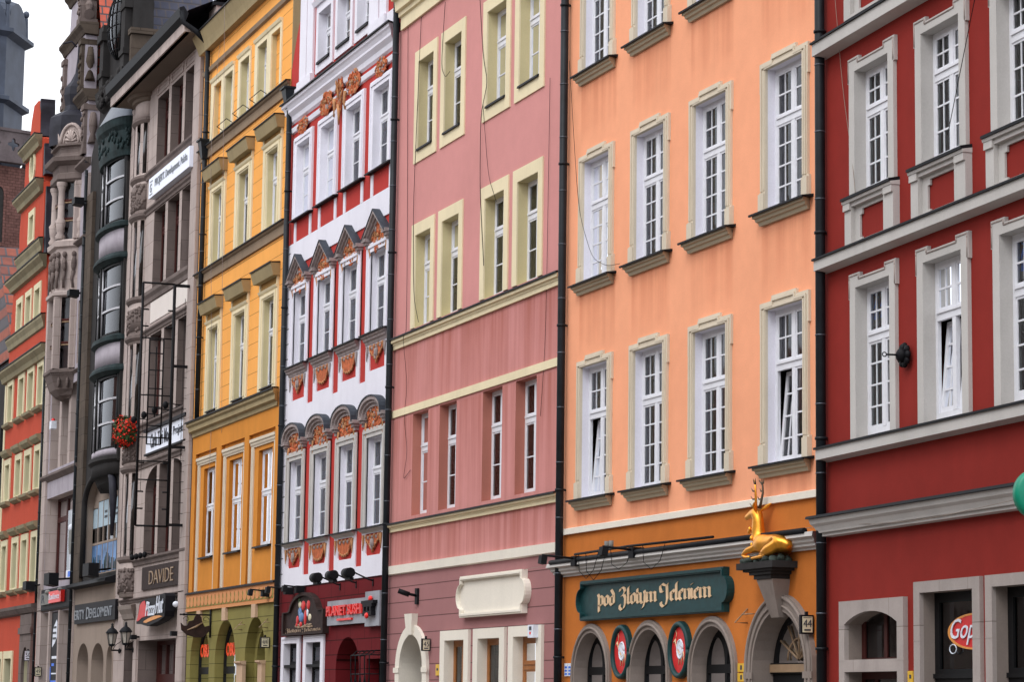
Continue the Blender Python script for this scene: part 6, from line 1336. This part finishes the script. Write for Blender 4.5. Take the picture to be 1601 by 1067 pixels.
m = MB(); m.box(-46.1, -40.5, -.22, 0, 17.42, 18.06); fit(T, m, 'board', 'sign_white'); m = text_mb('PROJEKT. Development. Polska', -45.2, -40.75, 17.6, 17.92, -.225, .01, 0, .0); m.box(-45.95, -45.55, -.23, -.2205, 17.92, 17.95).box(-45.95, -45.55, -.23, -.2205, 17.5, 17.53); text_mb('G', -45.9, -45.65, 17.58, 17.86, -.225, .01, mb=m); fit(T, m, 'lettering', 'letter_grey')
T = sign('clinic_nameboard', 'white nameboard with tall dark lettering behind the iron sign frame', -43.2, 9.5)
m = MB(); m.box(-46.0, -40.5, -.06, 0, 9.22, 9.9); m.box(-46.1, -40.4, -.14, 0, 9.901, 10.0, 1).box(-46.1, -40.4, -.1, 0, 9.16, 9.219, 1); fit(T, m, 'board', ['sign_white', 'sign_black']); m = text_mb('Carlo Tori', -45.3, -43.6, 9.35, 9.8, -.065, .01, 0, .01); text_mb('Moda', -43.4, -42.4, 9.35, 9.8, -.065, .01, 0, .01, mb=m); text_mb('Projekt', -42.2, -40.8, 9.4, 9.75, -.065, .01, mb=m); fit(T, m, 'lettering', 'letter_dark')
T = sign('ground_floor_fascia', 'black fascia with a red and white panel on the ornate grey house', -60.3, 5.15)
m = MB(); m.box(-63.3, -57.3, -.1, 0, 4.78, 5.56); fit(T, m, 'board', 'sign_black'); m = MB(); m.box(-62.9, -61.0, -.2, -.101, 4.98, 5.4, 0).box(-60.99, -58.6, -.24, -.101, 5.0, 5.42, 1); m.blob((-61.4, -.2, 5.42), (.22, .12, .1), 0, 8, 5); m.blob((-58.8, -.24, 5.44), (.2, .1, .06), 0, 8, 5); text_mb('Residence', -60.9, -58.9, 5.12, 5.33, -.245, .01, 2, mb=m); text_mb('R', -62.6, -62.0, 5.05, 5.35, -.205, .01, 3, mb=m); fit(T, m, 'panel', ['curtain', 'neon_red', 'letter_white', 'letter_dark'])
T = sign('window_banner', 'tall black banner with a white hexagon and blue frame between stone uprights', -60.6, 2.2, cat='banner')
m = MB(); m.box(-61.35, -59.8, -.02, .02, 1.6, 4.65); fit(T, m, 'cloth', 'sign_black'); m = MB(); m.plate([(-61.1, 3.4), (-60.6, 3.55), (-60.2, 3.75), (-60.2, 4.3), (-60.35, 4.4), (-61.0, 4.1)], [], -.025, .003, 0)
for k in range(3): m.box(-61.0, -60.35, -.03, -.026, 3.68+.2*k, 3.76+.2*k, 2)
m.box(-61.1, -60.0, -.025, -.021, 2.98, 3.08, 0).box(-61.1, -60.6, -.025, -.021, 2.72, 2.82, 1).box(-61.35, -61.22, -.025, -.021, 2.0, 2.7, 1).box(-61.35, -59.85, -.025, -.021, 1.98, 2.2, 1).box(-61.1, -60.0, -.025, -.021, 2.42, 2.47, 0); fit(T, m, 'print', ['letter_white', 'blue', 'letter_dark'])

# oval chocolate-shop sign behind the doorway glass of the dark red house; local frame turned with the house
c4, s4 = math.cos(R(-4)), math.sin(R(-4))
def RW(u, y): return (.2+u*c4-y*s4, u*s4+y*c4)
def red_thing(name, u, y, z, **kw): x, yy = RW(u, y); return empty(name, (x, yy, z), R(-4), **kw)
T = red_thing('oval_neon_sign', 4.62, .155, 2.6, label='red oval sign with yellow rim and white script, half hidden by a stone door jamb', cat='sign')
m = MB(); A = lambda k: [(.78*k*math.cos(2*PI*j/36), .235*k*math.sin(2*PI*j/36)) for j in range(36)]
m.plate(A(1), [A(.9)], -.01, .02, 1).plate(A(.9), [], -.005, .015, 0, back=True); fit0 = m.build('oval', ['sign_red', 'sign_orange'], T)
m = text_mb('Goplana', -.68, .7, -.17, .17, -.012, .01, 0, .0, .4); m.tube([(-.62+.1*math.cos(t), -.012, -.22+.06*math.sin(t)) for t in [2*PI*k/14 for k in range(15)]], .008, 5); m.build('script', 'letter_white', T)
T = red_thing('shop_disc_sign', 9.2, -1.35, 3.98, label='bright green round sign cut by the right edge of the picture', cat='sign')
x, yy = RW(7.3, -1.35)
m = MB(); m.lathe(0, 0, [(0, -.07), (.24, -.07), (.28, -.045), (.28, .045), (.24, .07), (0, .07)], 28); m.move(lambda v: Vector((v.z, v.y, v.x))); m.build('disc', 'green_disc', T)
m = MB(); m.tube([(0, .3, 0), (0, 1.3, 0)], .03, 6); m.build('bracket', 'black', T)
T = red_thing('wall_rosette', 3.02, -.03, 6.38, label='black iron rosette with a small ring on the dark red wall between two windows', cat='ornament')
m = MB()
for k in range(9): a = 2*PI*k/9; m.blob((.12*math.cos(a), -.04, .12*math.sin(a)), (.06, .04, .06), 0, 6, 4)
m.blob((0, -.08, 0), (.1, .08, .1)); m.tube([(0, -.1, 0), (0, -.3, .0)], .014, 5); m.tube([(0, -.33+.03*math.cos(2*PI*k/10), .03*math.sin(2*PI*k/10)) for k in range(11)], .008, 4); m.build('rosette', 'black', T)
# blue-and-white papers in the first floor windows of the dark red house
RBo = O['dark_red_townhouse']
for c in (1.94, 4.17, 6.41):
    r = random.Random(int(c*10))
    for k in (-1, 1):
        for j in (0, 1):
            m = MB(); x = c+k*.29-.11+j*.22-.09; m.box(x, x+.17, .2, .204, 7.0, 7.26, 0); m.box(x+.02, x+.15, .196, .1999, 7.1, 7.24, 1)
            m.tube([(x+.03, .2, 7.26), (x+.12, .2, 7.42), (x+.05, .2, 7.46)], .018, 4, 1); m.build('window_paper', ['curtain', 'blue'], RBo)

# ================================================================== small fittings
def cube_thing(name, label, cat, x0, x1, y0, y1, z0, z1, mt, group=None, extra=None):
    T = empty(name, ((x0+x1)/2, y1, z0), label=label, cat=cat, group=group); m = MB(); m.box(x0, x1, y0, y1, z0, z1)
    if extra: extra(m)
    return fit(T, m, 'casing', mt)
cube_thing('alarm_box', 'white alarm box with red dot above the right shop window of the pink house', 'alarm box', -11.5, -11.2, -.16, -.06, 2.82, 3.06, ['letter_white', 'neon_red', 'letter_dark'], extra=lambda m: m.box(-11.4, -11.33, -.165, -.1605, 2.88, 2.93, 1).box(-11.42, -11.3, -.165, -.1605, 2.96, 3.03, 2))
cube_thing('gas_box', 'yellow utility plate beside the cream door frame on the mauve wall', 'utility plate', -16.98+.0-.25, -17.0, -.03, 0, 2.15, 2.38, ['yellow_box', 'letter_dark'], extra=lambda m: m.box(-17.17, -17.06, -.033, -.0305, 2.25, 2.3, 1))
for k, (z, lb) in enumerate(((2.13, 'upper yellow utility plate left of the stone portal'), (1.98, 'lower yellow utility plate left of the stone portal'))):
    cube_thing('utility_plate', lb, 'utility plate', -2.6, -2.3, -.03, 0, z, z+.13, ['yellow_box', 'letter_dark'], 'yellow utility plates', lambda m, z=z: m.box(-2.5, -2.44, -.033, -.0305, z+.03, z+.1, 1))
for k, (x, lb) in enumerate(((-9.93, 'left blue and white street plate beside the downpipe'), (-9.75, 'right blue and white street plate beside the downpipe'))):
    cube_thing('street_plate', lb, 'plate', x, x+.15, -.03, 0, 2.1, 2.33, ['letter_white', 'blue'], 'blue and white plates', lambda m, x=x: [m.box(x+.02, x+.13, -.033, -.0305, 2.12+.06*j, 2.155+.06*j, 1) for j in range(3)] and m)
cube_thing('notice_sheet', 'white notice sheet on the salmon pilaster of the olive shop front', 'notice', -34.0, -33.45, -.03, 0, 2.25, 2.56, ['letter_white', 'blue', 'letter_grey'], extra=lambda m: m.box(-33.8, -33.5, -.034, -.0305, 2.48, 2.54, 1).box(-33.9, -33.55, -.034, -.0305, 2.3, 2.31, 2).box(-33.9, -33.55, -.034, -.0305, 2.36, 2.37, 2))
x, yy = RW(3.1, 0); cube_thing('utility_plate', 'yellow utility plate between the arched window and doorway of the dark red house', 'utility plate', x-.08, x+.06, yy-.05, yy-.0, 1.9, 2.1, ['yellow_box', 'letter_dark'], extra=lambda m: m.box(x-.03, x+.02, yy-.054, yy-.0505, 2.0, 2.05, 1))
cube_thing('siren_box', 'small white siren box with red top on the ornate grey house pier', 'siren', -62.4, -62.0, -.2+.0, .0, 11.55, 11.85, ['letter_white', 'sign_red'], extra=lambda m: m.blob((-62.2, -.1, 11.87), (.12, .08, .1), 1, 8, 5))
# wall camera on the pink house
T = empty('wall_camera', (-18.55, 0, 3.85), label='dark wall camera above the cream arched door', cat='camera'); m = MB()
m.box(-.1, .06, -.05, 0, -.18, .16).tube([(0, -.04, 0), (-.05, -.28, .05)], .03, 6).tube([(-.02, -.2, .02), (-.1, -.42, .1)], .055, 8); m.build('housing', 'black', T)
# brackets left on walls
for u, z, lb, y0 in ((-2.3, 2.98, 'empty rusty wall bracket on the orange ground floor', 0), (-33.5, 3.55, 'left thin iron wall bracket on the olive shop wall', 0), (-30.9, 3.55, 'right thin iron wall bracket on the olive shop wall', 0)):
    T = empty('wall_bracket', (u, y0, z), label=lb, cat='bracket'); m = MB(); m.tube([(0, 0, .12), (0, -.22, -.1), (0, 0, -.1)], .013, 5).tube([(0, -.1, .03), (.28, -.1, .03), (.28, 0, .03)], .01, 5); m.build('bracket', 'letter_brass', T)
# cylinder spotlights over the sushi panel
for k, u in enumerate((-24.4, -23.1, -21.8)):
    T = empty('sign_spotlight', (u, 0, 4.3), label=['leftmost', 'middle', 'rightmost'][k]+' of three black cylinder spotlights above the red lettered panel', cat='spotlight', group='black cylinder spotlights')
    m = MB(); m.tube([(0, 0, 0), (0, -.1, .02), (0, -.52, .2)], .018, 6).box(-.03, .03, -.02, 0, -.12, .04); m.build('arm', 'black', T)
    m = MB(); m.tube([(-.26, -.58, .16), (.12, -.58, .16)], .115, 14); m.tube([(.121, -.58, .16), (.15, -.58, .16)], .09, 12); m.box(-.24, .12, -.6, -.5, .0, .06); m.build('lamp_housing', 'black', T)
# floodlights on long arms
for k, (u, z, L, lb) in enumerate(((-6.35, 4.2, .62, 'floodlight on long black arm over the middle of the green signboard'), (-9.0, 4.18, .7, 'floodlight on long black arm over the left end of the green signboard'), (-30.6, 4.36, .42, 'floodlight on a thin arm at the right end of the scalloped frieze'), (-28.4, 4.34, .55, 'floodlight on a thin arm over the tavern board'), (-27.4, 4.34, .4, 'floodlight on a thin arm close to the tavern board arch'))):
    T = empty('arm_floodlight', (u, 0, z), label=lb, cat='floodlight', group='floodlights on arms'); m = MB()
    m.tube([(0, -.1 if k < 2 else 0, 0), (0, -L-.15, .05)], .02, 6).box(-.1, .1, -.26, -.05, -.13, .05); m.build('arm', 'black', T)
    m = MB(); m.add([(-.1, -L-.1, -.12), (.1, -L-.1, -.12), (.08, -L-.2, -.1), (-.08, -L-.2, -.1), (-.1, -L-.08, .02), (.1, -L-.08, .02), (.08, -L-.18, .045), (-.08, -L-.18, .045)], [(0, 1, 2, 3), (4, 5, 6, 7), (0, 1, 5, 4), (1, 2, 6, 5), (2, 3, 7, 6), (3, 0, 4, 7)]); m.build('lamp_housing', 'black', T)
T = empty('cable_rail', (-6.5, -.2, 4.2), label='black cable rail with loops of wire lying along the orange shop cornice', cat='cable rail'); m = MB()
m.tube([(-2.5, -.02, .06), (0, -.02, .08), (3.4, -.02, .05)], .022, 6)
r = random.Random(6)
for x, d_ in ((-2.3, .3), (-1.95, .34), (-.8, .2), (.6, .26)): m.tube([(x, -.03, .07), (x+.12, -.06, -.1-d_*.5), (x+.45, -.06, -.1-d_), (x+.8, -.06, -.08-d_*.6), (x+.95, -.03, .06)], .007, 4)
for x in (-1.05, -.85): m.tube([(x, 0, .08), (x, 0, .22)], .045, 8, 1)
m.build('rail', ['black', 'curtain'], T)
# black box floodlights on the left houses
for k, (u, y, z, w, lb) in enumerate(((-63.9, -.45, 5.75, .75, 'black box floodlight beside the corner of the rust orange house'), (-57.9, -.7, 5.75, 1.0, 'large black box floodlight below the portrait poster'), (-51.3, -.6, 5.8, 1.0, 'large black box floodlight in front of the arched picture window'), (-57.1, -.4, 19.3, .55, 'black box floodlight high beside the oriel columns'), (-57.4, -.4, 16.0, .5, 'black box floodlight below the carved frieze of the oriel'))):
    T = empty('box_floodlight', (u, 0, z), label=lb, cat='floodlight', group='black box floodlights'); m = MB(); h = w*.42
    m.add([(-w/2, y-.2, -h/2), (w/2, y-.2, -h/2), (w/2, y+.15, -h/2-.05), (-w/2, y+.15, -h/2-.05), (-w/2, y-.2, h/2), (w/2, y-.2, h/2), (w/2, y+.15, h/2), (-w/2, y+.15, h/2)], [(0, 1, 2, 3), (4, 5, 6, 7), (0, 1, 5, 4), (1, 2, 6, 5), (2, 3, 7, 6), (3, 0, 4, 7)]); m.build('lamp_housing', 'black', T); m = MB(); m.tube([(-w*.2, y+.1, 0), (-w*.2, 0, .05)], .03, 6).tube([(w*.2, y+.1, 0), (w*.2, 0, .05)], .03, 6); m.build('arm', 'black', T)
# lanterns
for k, u in enumerate((-48.95, -46.85)):
    T = empty('wall_lantern', (u, 0, 3.1), label=('left' if k == 0 else 'right')+' of two old fashioned green-black street lanterns on short wall arms', cat='lantern', group='pair of wall lanterns'); y = -.32
    m = MB(); m.tube([(0, 0, .02), (0, y, .02), (0, y, .15)], .028, 6); m.blob((0, -.06, 0), (.06, .05, .09)); m.tube([(0, -.02, .3), (0, -.18, .2), (0, y+.05, .06)], .012, 5); m.build('arm', 'black', T)
    m = MB(); m.lathe(0, y, [(0, .14), (.09, .15), (.12, .2), (.1, .22)], 6, smooth=False).lathe(0, y, [(.2, .55), (.21, .58), (.14, .68), (.05, .74), (.05, .79), (.03, .8), (.045, .84), (0, .9)], 12)
    for j in range(6): a = 2*PI*j/6; m.tube([(.1*math.cos(a), y+.1*math.sin(a), .2), (.17*math.cos(a), y+.17*math.sin(a), .56)], .012, 4)
    m.build('lantern_frame', 'dark_metal', T)
    m = MB(); m.lathe(0, y, [(.095, .2), (.165, .555)], 6, smooth=False); m.build('lantern_glass', 'lamp_glass', T)
# geranium ball
def flowers():
    T = empty('hanging_flower_basket', (-47.55, -.42, 10.1), label='round hanging basket of red geraniums on the grey house bay', cat='flower basket')
    r = random.Random(12)
    m = MB(); m.lathe(0, 0, [(.02, -.3), (.2, -.22), (.26, 0), (.22, .05)], 14); m.tube([(0, .05, .0), (.1, .2, .35)], .015, 5); m.build('basket', 'black', T)
    def scatter(n, size, rad, mt, name, bias):
        m = MB()
        for _ in range(n):
            while True:
                d = Vector((r.gauss(0, 1), r.gauss(0, 1), r.gauss(0, 1))).normalized()
                if bias(d): break
            R0 = rad*(.78+.26*r.random())*(1+.1*math.sin(5*d.x+3*d.z)); c = Vector((d.x*R0*1.0, d.y*R0*.8, d.z*R0*1.08-.02))
            for _k in range(3 if name == 'blossoms' else 1):
                cc = c+Vector((r.gauss(0, .016), r.gauss(0, .016), r.gauss(0, .016))); a = Vector((r.gauss(0, 1), r.gauss(0, 1), r.gauss(0, 1))).normalized(); b = a.cross(d+Vector((.01, .02, .03))).normalized(); s = size*(.6+.7*r.random())
                m.add([cc+a*s, cc+b*s, cc-a*s, cc-b*s], [(0, 1, 2, 3)], 0)
        o = m.build(name, mt, T); return o
    scatter(1500, .055, .43, 'leaf', 'foliage', lambda d: True)
    scatter(420, .03, .48, 'petal', 'blossoms', lambda d: (d.x*.4-d.z*.55+r.random()*1.2-.1*0) > .15)
flowers()
# iron frame of a vanished blade sign on the grey house
T = empty('iron_sign_frame', (-40.45, 0, 6.6), label='tall empty black iron frame for a blade sign standing out from the grey stone house', cat='sign frame')
m = MB(); z0, z1 = 0, 7.2; Y0, Y1 = -1.5, -.55
m.tube([(0, Y0, z0), (0, Y0, z1)], .04, 6).tube([(0, Y1, z0), (0, Y1, z1)], .05, 6)
for z in (z0, z1): m.tube([(0, Y0, z), (0, Y1, z)], .03, 6)
for z in (z0+.05, z0+2.35, z0+4.75, z1-.03): m.box(-.05, .05, Y1, 0, z-.04, z+.04)
for z in (.5, 1.0, 1.85, 5.9, 6.4): m.tube([(0, Y0, z), (0, Y0+.2, z)], .025, 5).tube([(0, Y1, z), (0, Y1-.18, z)], .025, 5)
for z in (1.35, 1.0+.9, 2.6, 5.55): m.tube([(0, Y0, z), (0, Y1, z)], .022, 5)
a, b = Y0+.25, Y1-.28
m.tube([(0, a, 2.4), (0, a, 5.55)], .025, 5).tube([(0, b, 2.4), (0, b, 5.55)], .025, 5)
for z in (2.4, 2.95, 3.5, 4.05, 4.6, 5.1, 5.5): m.tube([(0, a, z), (0, b, z)], .02, 5)
m.tube([(0, (a+b)/2, 3.2), (0, (a+b)/2, 5.3)], .02, 5); m.tube([(0, Y0, 3.85), (0, Y1, 3.85)], .022, 5)
for z in [.4+.31*k for k in range(14)]: m.tube([(0, -.22, z), (0, -.02, z)], .008, 4)
m.tube([(0, -.22, .2), (0, -.22, 6.8)], .008, 4).tube([(0, -.03, .2), (0, -.03, 6.8)], .008, 4).tube([(0, Y0+.12, 1), (0, Y0+.12, 6)], .007, 4)
for z in (7.35, ): pass
m.build('frame', 'black', T)
# spot row above the white board
T = empty('spotlight_rail', (-44, 0, 10.2), label='row of small black sign lights on thin arms above the white lettered board', cat='light rail'); m = MB()
m.tube([(-2.1, -.02, .12), (2.6, -.02, .12)], .015, 5)
for k in range(4): x = -2.0+1.5*k; m.tube([(x, 0, .12), (x, -.45, .16)], .018, 5); m.blob((x, -.48, .1), (.1, .09, .12), 0, 8, 6)
m.build('lights', 'black', T)
T = empty('spotlight_rail', (-45, 0, 6.0), label='row of small black sign lights above the dark nameboard with brass letters', cat='light rail'); m = MB()
m.tube([(-1.7, -.02, 0), (.3, -.02, 0)], .015, 5)
for k in range(4): x = -1.6+.6*k; m.tube([(x, 0, .0), (x, -.22, .05)], .016, 5); m.blob((x, -.25, .0), (.09, .08, .1), 0, 8, 6)
m.build('lights', 'black', T)
# satellite dish on the eaves
T = empty('satellite_dish', (-44.6, 1.5, 23.0), label='pale satellite dish behind the yellow eaves cornice', cat='satellite dish'); m = MB()
m.lathe(0, 0, [(0, 0), (.2, .03), (.38, .1), (.42, .14), (.38, .12), (0, .03)], 24); m.move(lambda v: Vector((v.x, -v.z, v.y+.42))); m.build('dish', 'sign_white', T); m = MB(); m.tube([(0, 0, .4), (0, .25, .3), (0, .3, -.6)], .03, 6); m.build('mast', 'dark_metal', T)
# loose cables
def cable(pts, r, label, col='black'):
    m = MB(); P = []
    for p, q in zip(pts[:-1], pts[1:]):
        for k in range(6): P.append([p[i]+(q[i]-p[i])*k/6 for i in range(3)])
    P.append(list(pts[-1])); l = P[0]
    n = len(P); Q = [Vector(p) for p in P]
    for _ in range(3): Q = [Q[0]]+[(Q[i-1]+Q[i]*2+Q[i+1])/4 for i in range(1, n-1)]+[Q[-1]]
    l = Q[-1].copy(); m.tube([q-l for q in Q], r*.55, 4); o = m.build('loose_cable', col); o.location = l
    return tag(o, label, 'cable', 'loose cables on the facades')
cable([(-19.95, -.03, 16.7), (-19.6, -.03, 9.6), (-19.5, -.16, 9.6), (-19.5, -.03, 8.5), (-19.7, -.03, 7.8), (-19.4, -.03, 7.0), (-19.7, -.03, 6.4), (-19.2, -.02, 6.6)], .011, 'thin black cable down the left edge of the pink house to its lowest window row')
cable([(-19.0, -.03, 16.7), (-19.3, -.04, 12.5), (-19.15, -.04, 10.4), (-18.8, -.03, 9.8)], .012, 'black cable beside the leftmost cream window surrounds of the pink house')
cable([(-17.3, -.05, 16.6), (-17.5, -.05, 15.2), (-17.2, -.05, 14.9), (-17.0, -.02, 15.0)], .012, 'looped black cable at the second top window of the pink house')
cable([(-15.15, -.05, 16.6), (-14.8, -.05, 14.8), (-14.5, -.05, 14.2), (-14.9, -.05, 13.6), (-14.9, -.04, 12.0), (-14.6, -.04, 10.4)], .013, 'black cable crossing the third window column of the pink house')
cable([(-14.8, -.04, 13.8), (-14.4, -.04, 12.2), (-13.9, -.04, 11.6)], .009, 'thin wire slanting below the third top window of the pink house')
cable([(-11.0, -.03, 13.5), (-11.05, -.03, 9.6), (-11.1, -.03, 8.3), (-11.3, -.03, 7.0)], .009, 'thin wire down the right edge of the pink house')
cable([(-10.0, -.03, 13.6), (-9.3, -.1, 10.6), (-8.6, -.1, 9.6), (-7.9, -.1, 9.35), (-7.3, -.1, 9.3)], .009, 'thin wire sagging across the leftmost windows of the peach house')
cable([(-37.9, -.02, 20.6), (-37.5, -.3, 17.7), (-37.6, -.16, 14), (-37.5, -.02, 9.5), (-37.8, -.02, 6.8)], .01, 'thin grey cable hanging down the left part of the yellow house', 'stucco_grey')
cable([(-35.9, -.4, 21.2), (-36.0, -.3, 17.7), (-36.1, -.2, 14), (-36.3, -.02, 9.0)], .01, 'thin grey cable hanging down between the first and second windows of the yellow house', 'stucco_grey')
p0 = RW(.9, -.03); p1 = RW(1.2, -.03); p2 = RW(1.5, -.1)
cable([(p0[0]-.3, p0[1], 12.5), (p0[0], p0[1], 10.6), (p1[0], p1[1], 9.6), (p2[0], p2[1], 8.9)], .009, 'pale wire curving down to the left window sill of the dark red house', 'taupe')
q0 = RW(5.9, -.3); q1 = RW(4.7, -.2)
cable([(q0[0]+.3, q0[1], 11.6), (q0[0], q0[1], 11.0), (q1[0], q1[1], 9.1)], .011, 'black wire slanting across the dark red wall between two upper windows')
cable([(-14, -.08, 4.1), (-4, -.06, 4.22), (.4, -.14, 4.22), (4.0, -.5, 4.05), (9, -1, 4.2)], .007, 'thin wire running level above the stag and along the dark red shop wall', 'taupe')
